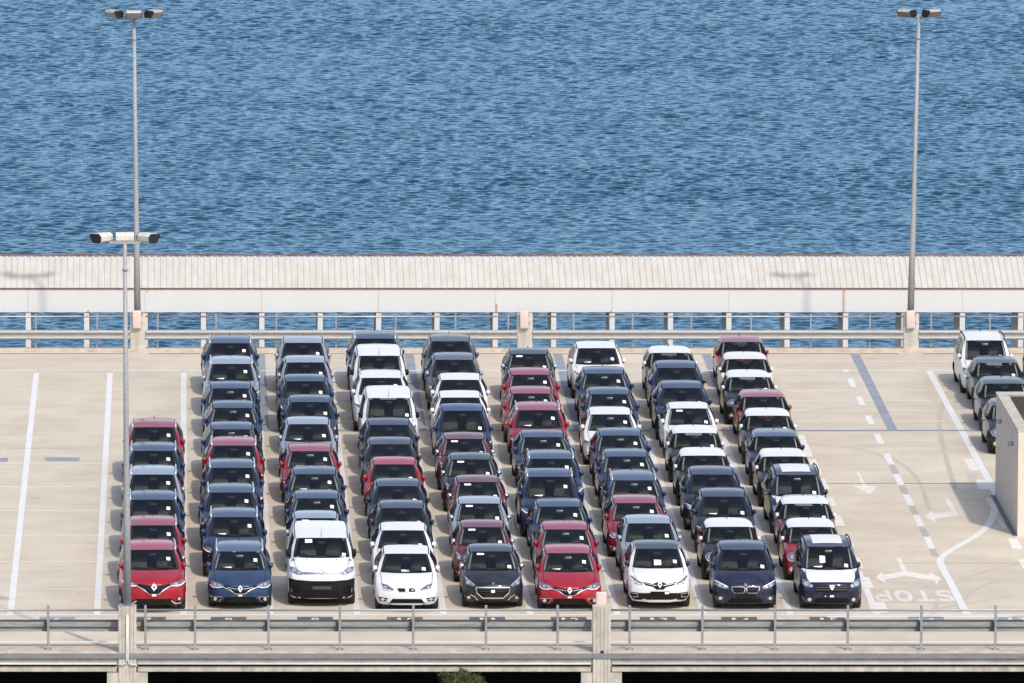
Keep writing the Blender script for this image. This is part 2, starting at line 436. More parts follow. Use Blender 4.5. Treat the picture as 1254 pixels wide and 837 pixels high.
# painted-over strips
for i in range(6):
    X = 2.56 + 4.97*i
    flat_rect('covered_line', X-0.15, X+0.15, Y_MID, gy(433.4), 'cover_paint', PZ+0.012)
flat_rect('covered_line', 2.56, 26.0, Y_MID-0.16, Y_MID+0.16, 'cover_paint', PZ+0.016)
flat_px('covered_patch', [(54, 560.5), (98, 560.5), (97, 565), (56, 565)], 'cover_paint', PZ)
flat_px('covered_patch', [(0, 561), (10, 561), (9, 566), (0, 566)], 'cover_paint', PZ)
# sealed joints
for x0, x1 in ((-20, -1.95), (-1.15, 11.0), (11.8, 23.9), (24.7, 34)):
    Y = FAR_Y-0.75; flat_rect('joint', x0, x1, Y-0.08, Y+0.08, 'joint_seal', PZ)
flat_rect('joint', 19.6, 24.3, gy(592.3)-0.06, gy(592.3)+0.06, 'joint_seal', PZ)
# dashed line beside the drive lane, remains of the old line between the dashes
for a, b_ in ((452.6, 456.0), (464.0, 474.5), (486.2, 497.0), (509, 520), (532, 544), (556, 568.5), (581, 594), (606, 619), (631.5, 645), (658, 672.5)):
    flat_rect('dash_line', 9*LANE-0.10, 9*LANE+0.10, gy(b_), gy(a), 'white_paint', PZ+0.004)
for a, b_ in ((570, 580), (595, 605), (620, 630), (646, 657), (673, 682)):
    flat_rect('covered_dash', 9*LANE-0.10, 9*LANE+0.10, gy(b_), gy(a), 'ghost_line', PZ)
def flat_strip(name, pix, wid, mat, z=PZ):
    P = [at(*p) for p in pix]; L, Rr = [], []
    for i, p in enumerate(P):
        d = (P[min(i+1, len(P)-1)] - P[max(i-1, 0)]).normalized(); n = Vector((-d.y, d.x, 0))*wid/2
        L.append(p+n); Rr.append(p-n)
    z = 0.0011 + 0.00013*(len(deck.children) % 5) if mat == 'tyre_mark' else PZ + (z-PZ)*0.45 + 0.00012
    vs_ = [(p.x, p.y, z) for p in L+Rr]; n = len(P)
    me = mesh(name, vs_, [(i, i+1, n+i+1, n+i) for i in range(n-1)])
    if me.polygons[0].normal.z < 0: me.flip_normals()
    return link(name, me, mat, deck)
flat_strip('drive_line', [(1138, 455), (1224, 613)], 0.22, 'white_paint', PZ+0.008)
def spline(pts, n=6):
    out = []
    for i in range(len(pts)-1):
        p0, p1, p2, p3 = pts[max(i-1, 0)], pts[i], pts[i+1], pts[min(i+2, len(pts)-1)]
        for k in range(n):
            t = k/n
            out.append(tuple(0.5*((2*p1[a]) + (-p0[a]+p2[a])*t + (2*p0[a]-5*p1[a]+4*p2[a]-p3[a])*t*t + (-p0[a]+3*p1[a]-3*p2[a]+p3[a])*t**3) for a in (0, 1)))
    return out + [pts[-1]]
flat_strip('drive_line', spline([(1218, 617), (1217, 630), (1209, 645), (1194, 657.5), (1174, 669), (1158, 679), (1151.5, 686.5), (1153, 694), (1165, 716), (1184, 753.2)]), 0.22, 'white_paint', PZ+0.012)
S1 = 4.187
def cpx(pts): return [(1040+x/S1, 560+y/S1) for x, y in pts]
flat_px('arrow_marking', cpx([(38,75),(50,78),(86,148),(145,150),(105,193),(20,148),(68,148)]), 'worn_paint')
flat_px('arrow_marking', cpx([(485,212),(512,212),(560,300),(440,318),(445,338),(388,305),(425,275),(428,292),(525,282)]), 'worn_paint')
flat_px('arrow_marking', cpx([(240,515),(262,518),(297,588),(410,603),(413,590),(470,622),(445,655),(440,635),(290,612),(180,630),(190,650),(135,618),(165,590),(170,603),(272,590)]), 'worn_paint')
for pl in ([(585,10),(635,10),(668,70),(620,70)], [(645,115),(700,118),(722,165),(665,165)], [(697,212),(745,212),(760,248),(718,250)],
           [(757,318),(775,318),(808,368),(785,365)], [(815,418),(862,420),(893,475),(838,473)], [(865,525),(905,525),(935,580),(893,578)]):
    flat_px('block_marking', cpx(pl), 'worn_paint')
for y0, y1, x0, x1 in ((533, 560, 19.34, 19.56), (563, 583, 19.34, 19.60), (586, 600, 19.32, 19.62), (609, 621, 19.32, 19.62), (632, 645, 19.32, 19.62), (657, 671, 19.32, 19.62), (683, 696, 19.32, 19.62), (707, 721, 19.30, 19.66), (738, 751, 19.30, 19.78)):
    flat_rect('block_marking', x0, x1, gy(y1), gy(y0), 'worn_paint', PZ+0.016)
flat_px('worn_patch', [(1052, 722), (1172, 722), (1180, 738.5), (1060, 738.5)], 'faint_line', PZ)
flat_px('worn_patch', cpx([(590,72),(640,74),(700,180),(640,176)]), 'faint_line', PZ)
for pts_, wd_ in (([(1250, 690), (1200, 702), (1168, 716), (1150, 735), (1142, 752)], 0.16), ([(1253, 706), (1215, 714), (1186, 728), (1172, 750)], 0.14), ([(1000, 545), (1050, 550), (1100, 566), (1125, 590), (1138, 625)], 0.14), ([(1240, 730), (1150, 745), (1080, 755)], 0.18), ([(1165, 470), (1150, 520), (1170, 600)], 0.16)):
    flat_strip('tyre_mark', spline(pts_), wd_, 'tyre_mark', PZ)
# lettering
def text_mesh(body, name):
    cu = bpy.data.curves.new(name, 'FONT'); cu.body = body; cu.align_x = 'CENTER'; cu.align_y = 'CENTER'; cu.resolution_u = 3; cu.offset = 0.018
    ob = bpy.data.objects.new(name, cu); COL.objects.link(ob)
    dg = bpy.context.evaluated_depsgraph_get()
    me = bpy.data.meshes.new_from_object(ob.evaluated_get(dg))
    bpy.data.objects.remove(ob, do_unlink=True); bpy.data.curves.remove(cu)
    bm = bmesh.new(); bm.from_mesh(me); bmesh.ops.remove_doubles(bm, verts=bm.verts, dist=1e-5); bm.to_mesh(me); bm.free()
    co = np.array([v.co[:] for v in me.vertices]); lo, hi = co.min(0), co.max(0)
    for v in me.vertices:
        v.co.x = (v.co.x - (lo[0]+hi[0])/2)/(hi[0]-lo[0]); v.co.y = (v.co.y-(lo[1]+hi[1])/2)/(hi[1]-lo[1]); v.co.z = 0
    me.name = name
    return me
c = at(1119, 730.2); lo_, hi_ = at(1120, 737.2), at(1120, 723.3)
def stroke(pts, wid, closed=False):
    n = len(pts); L_, R_ = [], []
    for i in range(n):
        a = Vector(pts[(i-1) % n] if closed else pts[max(i-1, 0)]); b = Vector(pts[(i+1) % n] if closed else pts[min(i+1, n-1)])
        d = (b-a).normalized(); q = Vector((-d.y, d.x))*wid/2
        L_.append(Vector(pts[i])+q); R_.append(Vector(pts[i])-q)
    V = [(p.x, p.y, 0) for p in L_+R_]
    m = n if closed else n-1
    return V, [(k, (k+1) % n, n+(k+1) % n, n+k) for k in range(m)]
def letter(ch):
    c_, s_ = math.cos, math.sin
    if ch == 'T': return [(-.5,.5,0),(.5,.5,0),(.5,.3,0),(.13,.3,0),(.13,-.5,0),(-.13,-.5,0),(-.13,.3,0),(-.5,.3,0)], [tuple(range(8))]
    if ch == 'O': return stroke([(0.37*math.copysign(abs(c_(a))**.8, c_(a)), 0.40*math.copysign(abs(s_(a))**.8, s_(a))) for a in np.linspace(0, 2*math.pi, 29)[:-1]], 0.24, True)
    if ch == 'P': return stroke([(-.36,-.5),(-.36,.0),(-.36,.36),(-.30,.40),(.10,.40),(.30,.34),(.37,.20),(.30,.05),(.10,-.02),(-.23,-.02)], 0.22)
    return stroke([(.40,.27),(.28,.38),(0,.41),(-.28,.36),(-.38,.22),(-.26,.07),(0,.0),(.26,-.07),(.38,-.22),(.28,-.36),(0,-.41),(-.28,-.38),(-.40,-.27)], 0.22)
word = 'STOP'; wtot = 2.36; step = wtot/4
for i, ch in enumerate(word):
    t_ = mesh('stop_letter', *letter(ch))
    if t_.polygons[0].normal.z < 0: t_.flip_normals()
    o = link('stop_letter', t_, 'stop_paint', deck, loc=(c.x + wtot/2 - step*(i+0.5), c.y, PZ+0.0045))
    o.rotation_euler = (0, 0, math.pi); o.scale = (step*0.84, hi_.y-lo_.y, 1)
nums = [(70, '6', 0), (181, '7', 1), (280, '8', 1), (386, '9', 1), (496, '10', 1), (597, '11', 1), (697, '12', 1), (806, '13', 1), (906, '14', 1), (1014, '15', 1), (1135, '16', 0), (1245, '17', 0)]
for px, s, dk in nums:
    c = at(px, 759.6)
    flat_rect('number_field', c.x-0.50, c.x+0.50, gy(765.0), gy(755.8), 'sign_paint' if dk else 'cover_paint', PZ)
    for i, ch in enumerate(s):
        t_ = text_mesh(ch, 'number_digit')
        o = link('number_digit', t_, 'worn_paint', deck, loc=(c.x-0.0+(i-(len(s)-1)/2)*0.32, c.y+0.02, PZ+0.004))
        o.scale = (0.10 if ch == '1' else 0.22, 0.72, 1)

# ---- edge beams of the deck (between the pillars) and the strip along it
PIL_X = [-14.5, -1.54, 11.42, 24.35, 37.3]
beam_lbl = ['concrete edge beam running off beyond the pillar that carries the lamp post',
            'concrete edge beam spanning from lamp post pillar to pillar with pink box, tree before it',
            'concrete edge beam running on from the pillar with pink box, away from the lamp post', '']
for i in range(len(PIL_X)-1):
    a, b_ = PIL_X[i]+0.275, PIL_X[i+1]-0.275
    if i == 3: continue
    if i == 0: a = PIL_X[0]-8
    if i == 2: b_ = DECK_X1 - 0.5
    o = empty('edge_beam', ((a+b_)/2, -0.3, -0.45))
    tag(o, beam_lbl[i], 'beam', 'edge beams along the deck front')
    link('beam_face', box_mesh('beam', a-o.location.x, b_-o.location.x, -0.10, 0.45, -0.0, 0.31, bev=0.01), 'concrete', o)
    link('ledge', box_mesh('ledge', a-o.location.x, b_-o.location.x, -0.135, 0.2, 0.232, 0.385), 'kerb_concrete', o)
    # conduit pipe clipped along the beam
    link('conduit', tube_mesh('conduit', [(a-o.location.x+0.02, -0.165, 0.225), (b_-o.location.x-0.02, -0.165, 0.225)], 0.022, 8), 'conduit', o)
st = empty('edge_strip', (5, NEAR_EDGE-0.06, 0)); tag(st, 'long grey metal strip running along the kerb face above the beams', 'metal strip')
x = -20.0
while x < 50:
    L = 3.9
    link('strip_plate', box_mesh('strip', x-5, x+L-0.01-5, -0.012, 0.0, -0.062, 0.075), 'edge_strip', st)
    x += L

# ---- pillars
def pillar(X, Yf, far, label, pole=False):
    o = empty('concrete_pillar', (X, Yf, 0.0)); tag(o, label, 'pillar', 'pillars along the far rail' if far else 'pillars along the front rail')
    wd = 0.245
    bm = bmesh.new()
    if not far:
        # fluted face: plan outline with shallow grooves
        prof = [(-wd, 0.42), (-wd, 0.012), (-wd+0.012, 0.0)]
        for q in range(4):
            xc = -wd + 0.09 + q*0.103
            prof += [(xc-0.02, 0), (xc-0.01, 0.016), (xc+0.01, 0.016), (xc+0.02, 0)]
        prof += [(wd-0.012, 0.0), (wd, 0.012), (wd, 0.42)]
        z0, z1 = -7.2, 1.36
        A = [bm.verts.new((a, b_, z0)) for a, b_ in prof]; B = [bm.verts.new((a, b_, z1)) for a, b_ in prof]
        n = len(prof)
        for i in range(n): bm.faces.new((A[i], A[(i+1) % n], B[(i+1) % n], B[i]))
        bm.faces.new(A[::-1]); bm.faces.new(B)
        link('shaft', bm_mesh(bm, 'shaft'), 'concrete', o)
        for s in (-1, 1):
            p = [(s*(wd-0.002), -0.47), (s*(wd+0.31), -0.47), (s*(wd+0.31), -0.80), (s*(wd+0.22), -0.98), (s*(wd-0.002), -0.98)]
            link('corbel', prism_mesh('corbel', p, 0.03, 0.6, 'y'), 'concrete', o)
        # pink box hung behind the pillar, facing the cars
        bxz, by = 1.08, 0.43
    else:
        add_box(bm, -0.26, 0.26, -0.2, 0.2, -0.3, 1.28, bev=0.02)
        link('shaft', bm_mesh(bm, 'shaft'), 'concrete', o)
        bxz, by = 0.80, -0.36
    if not (not far and pole):
        bm = bmesh.new(); add_box(bm, -0.15, 0.15, by, by+0.15, bxz, bxz+0.62, bev=0.045, seg=3)
        bx = link('junction_box', bm_mesh(bm, 'junction_box', True), 'pink_plastic', o)
        bx.rotation_euler = (0, R(-1.5 if far else 0), 0)
        link('box_lid_line', box_mesh('lid', -0.151, 0.151, by-0.004, by+0.02, bxz+0.26, bxz+0.272), 'trim_pale', bx)
        if far:
            for q in (-0.03, 0.015):
                link('warning_mark', box_mesh('warn', q, q+0.03, by-0.005, by+0.01, bxz+0.40, bxz+0.45), 'yellow_print', bx)
            for zz in (0.15, 0.42):
                link('hinge', box_mesh('hinge', 0.15, 0.165, by+0.03, by+0.09, bxz+zz, bxz+zz+0.06), 'dark_steel', bx)
    return o
PF = NEAR_EDGE-0.045
near_lbl = {1: 'fluted concrete pillar with white conduit carrying the short-looking lamp post, at front rail',
            2: 'fluted concrete pillar with pink box at its head, between railings before the red hatchback'}
for i in (1, 2):
    po = pillar(PIL_X[i], PF, False, near_lbl[i], pole=(i == 1))
    if i == 1:
        for s in (-1, 1):
            pts = [(s*0.018, -0.035, 1.15), (s*0.018, -0.035, 0.0), (s*0.02, -0.05, -0.12), (s*0.045, -0.055, -0.19), (s*0.10, -0.055, -0.222), (s*0.255, -0.055, -0.225)]
            link('conduit', tube_mesh('conduit', pts, 0.017, 7), 'conduit', po)
    else:
        bm = bmesh.new(); bmesh.ops.create_circle(bm, cap_ends=True, radius=0.05, segments=14)
        bmesh.ops.rotate(bm, verts=bm.verts, cent=(0, 0, 0), matrix=__import__('mathutils').Matrix.Rotation(math.pi/2, 3, 'X'))
        bmesh.ops.translate(bm, verts=bm.verts, vec=(0.01, -0.002, 0.11))
        link('drain_hole', bm_mesh(bm, 'drain'), 'lamp_black', po)
far_lbl = {1: 'far concrete pillar with pink box and lamp post of three lamps by the water',
           2: 'far concrete pillar with pink box and no lamp post, by the water',
           3: 'far concrete pillar with pink box and lamp post of two lamps by the water'}
for i in (1, 2, 3):
    pillar(PIL_X[i], FAR_Y-0.12, True, far_lbl[i])

# ---- railings
WPROF = [(0.0, -0.165), (0.012, -0.165), (0.085, -0.130), (0.098, -0.095), (0.085, -0.060), (0.012, -0.028), (0.012, 0.028), (0.085, 0.060), (0.098, 0.095), (0.085, 0.130), (0.012, 0.165), (0.0, 0.165)]
def wbeam(name, x0, x1, y, z, face):
    """corrugated crash barrier; waves bulge towards face (-1 to the camera, +1 to the cars)"""
    out = [(face*a + y, b_ + z) for a, b_ in WPROF[1:-1]]
    inn = [(face*(a-0.006) + y, b_ + z) for a, b_ in WPROF[1:-1]][::-1]
    return prism_mesh(name, out + inn, x0, x1)
def railing(xs, x0, x1, Y, far, label):
    face = -1 if far else 1
    o = empty('safety_railing', ((x0+x1)/2, Y, 0.12 if far else KZ)); cx = o.location.x
    tag(o, label, 'railing', 'railings along the far edge' if far else 'railings along the front edge')
    top = 1.10 if not far else 1.06
    for X in xs:
        bm = bmesh.new(); add_box(bm, X-cx-(0.028 if far else 0.035), X-cx+(0.028 if far else 0.035), -0.03, 0.03, 0.012, top+0.13 if not far else top+0.09, bev=0.006)
        p = link('post', bm_mesh(bm, 'post'), 'steel', o)
        bm = bmesh.new(); add_box(bm, X-cx-0.10, X-cx+0.10, -0.09, 0.09, 0.0, 0.014)
        bp_ = link('base_plate', bm_mesh(bm, 'plate'), 'steel', p)
        for q in (-0.075, 0.075):
            link('anchor_bolt', box_mesh('bolt', X-cx+q-0.014, X-cx+q+0.014, -0.075, -0.045, 0.014, 0.05), 'dark_steel', p)
        zc = 0.645 if not far else 0.46
        bm = bmesh.new()
        add_box(bm, X-cx-0.055-(0.04 if not far else 0), X-cx+0.035, face*0.032 if face > 0 else -0.14, 0.14 if face > 0 else -0.032, zc-0.14, zc+0.10)
        link('spacer_block', bm_mesh(bm, 'spacer'), 'dark_steel' if not far else 'steel', o)
        if not far:
            link('bolt_head', box_mesh('bh', X-cx-0.02, X-cx+0.02, -0.045, -0.03, zc-0.02, zc+0.02), 'steel', p)
    link('top_rail', tube_mesh('rail', [(x0-cx, 0.0, top), ((x0+x1)/2-cx, 0, top-0.006), (x1-cx, 0.0, top)], 0.030, 10), 'steel', o)
    zc = 0.645 if not far else 0.46
    n = max(1, round((x1-x0)/4.0)); st_ = (x1-x0)/n
    for q in range(n):
        a, b_ = x0+q*st_-cx, x0+(q+1)*st_-cx+ (0.25 if q < n-1 else 0)
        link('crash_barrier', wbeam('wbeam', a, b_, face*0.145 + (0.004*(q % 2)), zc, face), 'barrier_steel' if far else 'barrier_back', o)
    return o
NB = [[-9.7, -7.7, -5.7, -3.71], [-1.05, 0.31, 2.32, 4.27, 6.28, 8.27, 10.23], [12.2, 14.19, 16.18, 18.17, 20.18, 22.21, 24.2, 26.2, 28.2]]
nl = ['galvanised railing with crash barrier at front edge, before the empty bays',
      'galvanised railing with crash barrier at front edge, running between the two fluted pillars',
      'galvanised railing with crash barrier at front edge, before the painted STOP lettering']
for i, (a, b_) in enumerate(((-11.5, PIL_X[1]-0.25), (PIL_X[1]+0.25, PIL_X[2]-0.25), (PIL_X[2]+0.25, 30.0))):
    railing(NB[i], a, b_, 0.0, False, nl[i])
FB = [[-8.95, -6.95, -4.95, -2.9], [-0.87, 1.08, 3.1, 5.1, 7.1, 9.1, 10.87], [13.06, 15.03, 17.0, 19.0, 21.0, 22.98], [25.03, 27.0, 29.0, 31.0]]
fl = ['far galvanised railing by the water behind the empty bays', 'far galvanised railing by the water from triple lamp pillar to the pillar without lamp',
      'far galvanised railing by the water from the pillar without lamp to twin lamp pillar', 'far galvanised railing by the water behind the white people carrier with roof bars']
for i, (a, b_) in enumerate(((-11.0, PIL_X[1]-0.262), (PIL_X[1]+0.262, PIL_X[2]-0.262), (PIL_X[2]+0.262, PIL_X[3]-0.262), (PIL_X[3]+0.262, 33.0))):
    railing(FB[i], a, b_, FAR_Y-0.14, True, fl[i])

# ---- canopy of the walkway beyond the deck
CY = FAR_Y + 7.6
zb_ = at(600, 382.6, 0).z
def z_at(py, Y):
    d = ray(VPX, py); k = (Y - CAM.y)/d.y; return CAM.z + d.z*k
zF0, zF1 = z_at(382.6, CY), z_at(353.2, CY)
zR = z_at(314.6, CY+2.5)
can = empty('walkway_canopy', (10, CY, -2.4)); tag(can, 'long white walkway canopy with corrugated sloping roof by the water', 'canopy')
ox, oy, oz = can.location
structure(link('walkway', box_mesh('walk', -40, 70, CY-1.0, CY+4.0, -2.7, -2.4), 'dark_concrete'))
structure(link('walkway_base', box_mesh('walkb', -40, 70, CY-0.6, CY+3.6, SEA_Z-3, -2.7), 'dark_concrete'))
k = -6
xcol = -5.31 - 2.0*4
while xcol < 36:
    bm = bmesh.new()
    # H section: two flanges and a web
    add_box(bm, xcol-0.088-ox, xcol+0.088-ox, 0.04, 0.055, 0, zF0+0.1-oz)
    add_box(bm, xcol-0.088-ox, xcol+0.088-ox, 0.235, 0.25, 0, zF0+0.1-oz)
    add_box(bm, xcol-0.012-ox, xcol+0.012-ox, 0.0551, 0.2349, 0, zF0+0.1-oz)
    link('column', bm_mesh(bm, 'column'), 'canopy_white', can)
    bm = bmesh.new(); add_box(bm, xcol-0.11-ox, xcol+0.11-ox, 2.6, 2.75, 0, zR-0.3-oz)
    link('rear_column', bm_mesh(bm, 'rcol'), 'canopy_white', can)
    xcol += 1.998
# fascia panels
x = -5.31 - 2*8.0
i = 0
while x < 40:
    link('fascia_panel', box_mesh('fascia', x-ox+0.004, x+3.996-ox-0.004, (0.0 if i % 2 else 0.003), 0.03, zF0-oz, zF1-oz), 'canopy_white', can)
    x += 3.996; i += 1
for px, a, b_ in ((608, 372, 382), (748, 381, 383.5), (1033, 356, 383), (1107, 353, 355), (108, 380, 383), (180, 356, 358)):
    X = at(px, 380, 0); d = ray(px, a); kx = (CY-CAM.y)/d.y; Xw = CAM.x+d.x*kx
    z1_, z0_ = z_at(a, CY), z_at(b_, CY)
    link('rust_streak', box_mesh('streak', Xw-0.03-ox, Xw+0.03-ox, -0.004, 0.0, max(z0_, zF0+0.002)-oz, z1_-oz), 'rust_stain', can)
# corrugated sheets
rib, per = 0.026, 0.2135
x = -21.0; nper = 5
slope_n = Vector((0, -(zR-zF1), 2.5)).normalized()
si = 0
while x < 40:
    prof = []
    for q in range(nper):
        b0 = q*per
        prof += [(b0+0.0, 0.0), (b0+0.125, 0.0), (b0+0.145, rib), (b0+0.188, rib), (b0+0.208, 0.0)]
    prof.append((nper*per, 0.0))
    bm = bmesh.new(); rows = []
    lift = 0.002*(si % 2)
    for yy, zz in ((-0.05, zF1-oz+0.01-0.015), (2.5, zR-oz)):
        rows.append([bm.verts.new((x-ox+a, yy + slope_n.y*b_, zz+lift + slope_n.z*b_)) for a, b_ in prof])
    for q in range(len(prof)-1): bm.faces.new((rows[0][q], rows[0][q+1], rows[1][q+1], rows[1][q]))
    link('roof_sheet', bm_mesh(bm, 'sheet'), 'roof_sheet', can)
    x += nper*per; si += 1
bm = bmesh.new(); add_box(bm, -21-ox, 40-ox, -0.045, 0.02, zF1-oz-0.02, zF1-oz+0.012)
link('eave_strip', bm_mesh(bm, 'eave'), 'rust', can)
x = -21.0
while x < 40:
    L = random.uniform(0.5, 1.6)
    link('ridge_flashing', box_mesh('ridge', x-ox, x+L-0.02-ox, 2.49, 2.62, zR-oz+0.045, zR-oz+random.uniform(0.060, 0.075)), 'rust', can)
    x += L
bm = bmesh.new()
V_ = [bm.verts.new(v) for v in ((-21-ox, 2.6, zR-oz-0.01), (40-ox, 2.6, zR-oz-0.01), (40-ox, 3.6, zR-0.4-oz), (-21-ox, 3.6, zR-0.4-oz))]
bm.faces.new(V_); link('rear_roof', bm_mesh(bm, 'rear_roof'), 'roof_sheet', can)

# ---- concrete box (shaft head) at the right
def shaft_head():
    X0, X1 = 24.56, 32.0
    Y0, Y1, Hh = gy(657.0), gy(657.0)+8.6, 3.17
    o = empty('shaft_head', ((X0+X1)/2, Y0, 0)); tag(o, 'tall beige concrete parapet box with gravel top beside the drive lane', 'concrete box')
    cx = o.location.x; t_ = 0.30
    for nm, a in (('wall', (X0, X0+t_, Y0, Y1)), ('wall', (X0+t_, X1, Y0, Y0+t_)), ('wall', (X0+t_, X1, Y1-t_, Y1)), ('wall', (X1, X1+t_, Y0, Y1))):
        link(nm, box_mesh('wall', a[0]-cx, a[1]-cx, a[2]-Y0, a[3]-Y0, 0.0, Hh-0.07), 'concrete_box', o)
    for a in ((X0-0.02, X0+t_+0.02, Y0-0.02, Y1+0.02), (X0+t_+0.021, X1-0.021, Y0-0.02, Y0+t_+0.02), (X0+t_+0.021, X1-0.021, Y1-t_-0.02, Y1+0.02), (X1-0.02, X1+t_+0.02, Y0-0.02, Y1+0.02)):
        link('coping', box_mesh('coping', a[0]-cx, a[1]-cx, a[2]-Y0, a[3]-Y0, Hh-0.07, Hh, bev=0.01), 'concrete', o)
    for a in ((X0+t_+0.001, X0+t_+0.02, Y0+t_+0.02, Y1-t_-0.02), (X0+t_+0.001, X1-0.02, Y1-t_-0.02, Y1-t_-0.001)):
        link('inner_lining', box_mesh('inner_lining', a[0]-cx, a[1]-cx, a[2]-Y0, a[3]-Y0, Hh-0.7, Hh-0.10), 'trim_dark', o)  # dark sheets on the inner faces of two walls
    link('gutter', box_mesh('gutter', X0-0.14-cx, X0-0.002-cx, 0.0, Y1-Y0, 0.0, 0.012), 'joint_seal', o)
    bm = bmesh.new()
    nx, ny = 60, 64
    vs_ = [[bm.verts.new((X0+t_-cx+(X1-X0-t_)*i/nx, t_+(Y1-Y0-2*t_)*j/ny, Hh-0.55+random.uniform(-0.035, 0.035))) for i in range(nx+1)] for j in range(ny+1)]
    for j in range(ny):
        for i in range(nx): bm.faces.new((vs_[j][i], vs_[j][i+1], vs_[j+1][i+1], vs_[j+1][i]))
    gr = link('gravel_bed', bm_mesh(bm, 'gravel'), 'gravel', o); gr['kind'] = 'stuff'
    for yy, zz in ((6.5, 2.55), (1.9, 2.50)):
        link('drain_spout', tube_mesh('spout', [(X0-cx+0.02, yy, zz), (X0-cx-0.16, yy, zz-0.01)], 0.065, 12), 'steel', o)
    # small dowel holes in the near face and side
    for q in range(14):
        link('dowel_hole', box_mesh('dowel', X0-cx-0.003, X0-cx+0.01, 3.0-0.012, 3.0+0.012, 0.95+q*0.09, 0.965+q*0.09), 'dark_steel', o)
shaft_head()

# ---- lamp posts
def lamp_head(parent, ang, z, rad, drop, mats, xoff=0.0):
    prof = [(0.0, 0.06), (0.0, 0.19), (0.09, 0.265), (0.36, 0.25), (0.41, 0.19), (0.27, 0.0), (0.07, 0.0)]
    h = empty('flood_lamp', (0, 0, 0)); 
    bpy.data.objects.remove(h)
    wd = 0.25
    bm = bmesh.new()
    A = [bm.verts.new((-wd, -a, b_)) for a, b_ in prof]; B = [bm.verts.new((wd, -a, b_)) for a, b_ in prof]
    n = len(prof)
    for i in range(n):
        if i == 4: continue
        bm.faces.new((A[i], A[(i+1) % n], B[(i+1) % n], B[i]))
    lens = (A[4].co.copy(), A[5].co.copy(), B[5].co.copy(), B[4].co.copy())
    housing = link('flood_lamp', bm_mesh(bm, 'housing'), mats[0], parent)
    for s in (-1, 1):
        bm = bmesh.new()
        vs0 = [bm.verts.new((s*(wd+0.001), -a, b_)) for a, b_ in prof]; vs1 = [bm.verts.new((s*(wd+0.025), -a, b_)) for a, b_ in prof]
        bm.faces.new(vs0); bm.faces.new(vs1[::-1])
        for i in range(n): bm.faces.new((vs0[i], vs0[(i+1) % n], vs1[(i+1) % n], vs1[i]))
        link('end_cap', bm_mesh(bm, 'cap'), 'lamp_black', housing)
    link('lens', mesh('lens', lens, [(0, 1, 2, 3)]), 'lamp_glass', housing)
    housing.rotation_euler = (0, 0, ang)
    housing.location = (xoff + math.sin(ang)*rad, -math.cos(ang)*rad, z)
    return housing
def lamp_post(X, Y, z0, ztop, lean, heads, label, mats):
    o = empty('lamp_post', (X, Y, z0)); tag(o, label, 'lamp post', 'lamp posts')
    Hh = ztop - z0
    me = tube_mesh('pole', [(0, 0, 0), (lean*Hh*0.25, 0, Hh*0.25), (lean*Hh*0.5, 0, Hh*0.5), (lean*Hh, 0, Hh)], 0.115, 14, 0.055)
    link('pole', me, 'steel_pole', o)
    bm = bmesh.new(); add_box(bm, -0.20, 0.20, -0.20, 0.20, 0.0, 0.03); link('base_flange', bm_mesh(bm, 'flange'), 'steel', o)
    link('collar', tube_mesh('collar', [(lean*(Hh-0.75), 0, Hh-0.75), (lean*(Hh-0.70), 0, Hh-0.70)], 0.085, 12), 'steel_pole', o)
    bm = bmesh.new(); add_box(bm, lean*Hh-0.42, lean*Hh+0.42, -0.045, 0.045, Hh-0.02, Hh+0.05)
    link('cross_arm', bm_mesh(bm, 'arm'), 'steel_pole', o)
    for ang, rad, xo in heads:
        lamp_head(o, ang, Hh-0.02+0.02, rad, 0, mats, lean*Hh+xo)
    return o
zt = lambda py, Y: z_at(py, Y)
YP = FAR_Y - 0.12
lamp_post(PIL_X[1]-0.01, YP, 1.28, zt(21.5, YP), -0.011, [(0.0, 0.12, 0.0), (R(-52), 0.05, -0.47), (R(52), 0.05, 0.47)],
          'tall far lamp post with three floodlights facing the cars, by the water', ('lamp_metal',))
lamp_post(PIL_X[3]-0.01, YP, 1.28, zt(20.5, YP), 0.019, [(R(-38), 0.06, -0.26), (R(38), 0.06, 0.26)],
          'tall far lamp post with two floodlights, by the water', ('lamp_metal',))
YN = PF + 0.22
lamp_post(PIL_X[1], YN, 1.36, zt(298.0, YN), -0.006, [(math.pi, 0.10, 0.0), (R(180-50), 0.03, 0.46), (R(180+50), 0.03, -0.46)],
          'lamp post on the front pillar before the red crossover, lamps facing the water', ('lamp_white',))

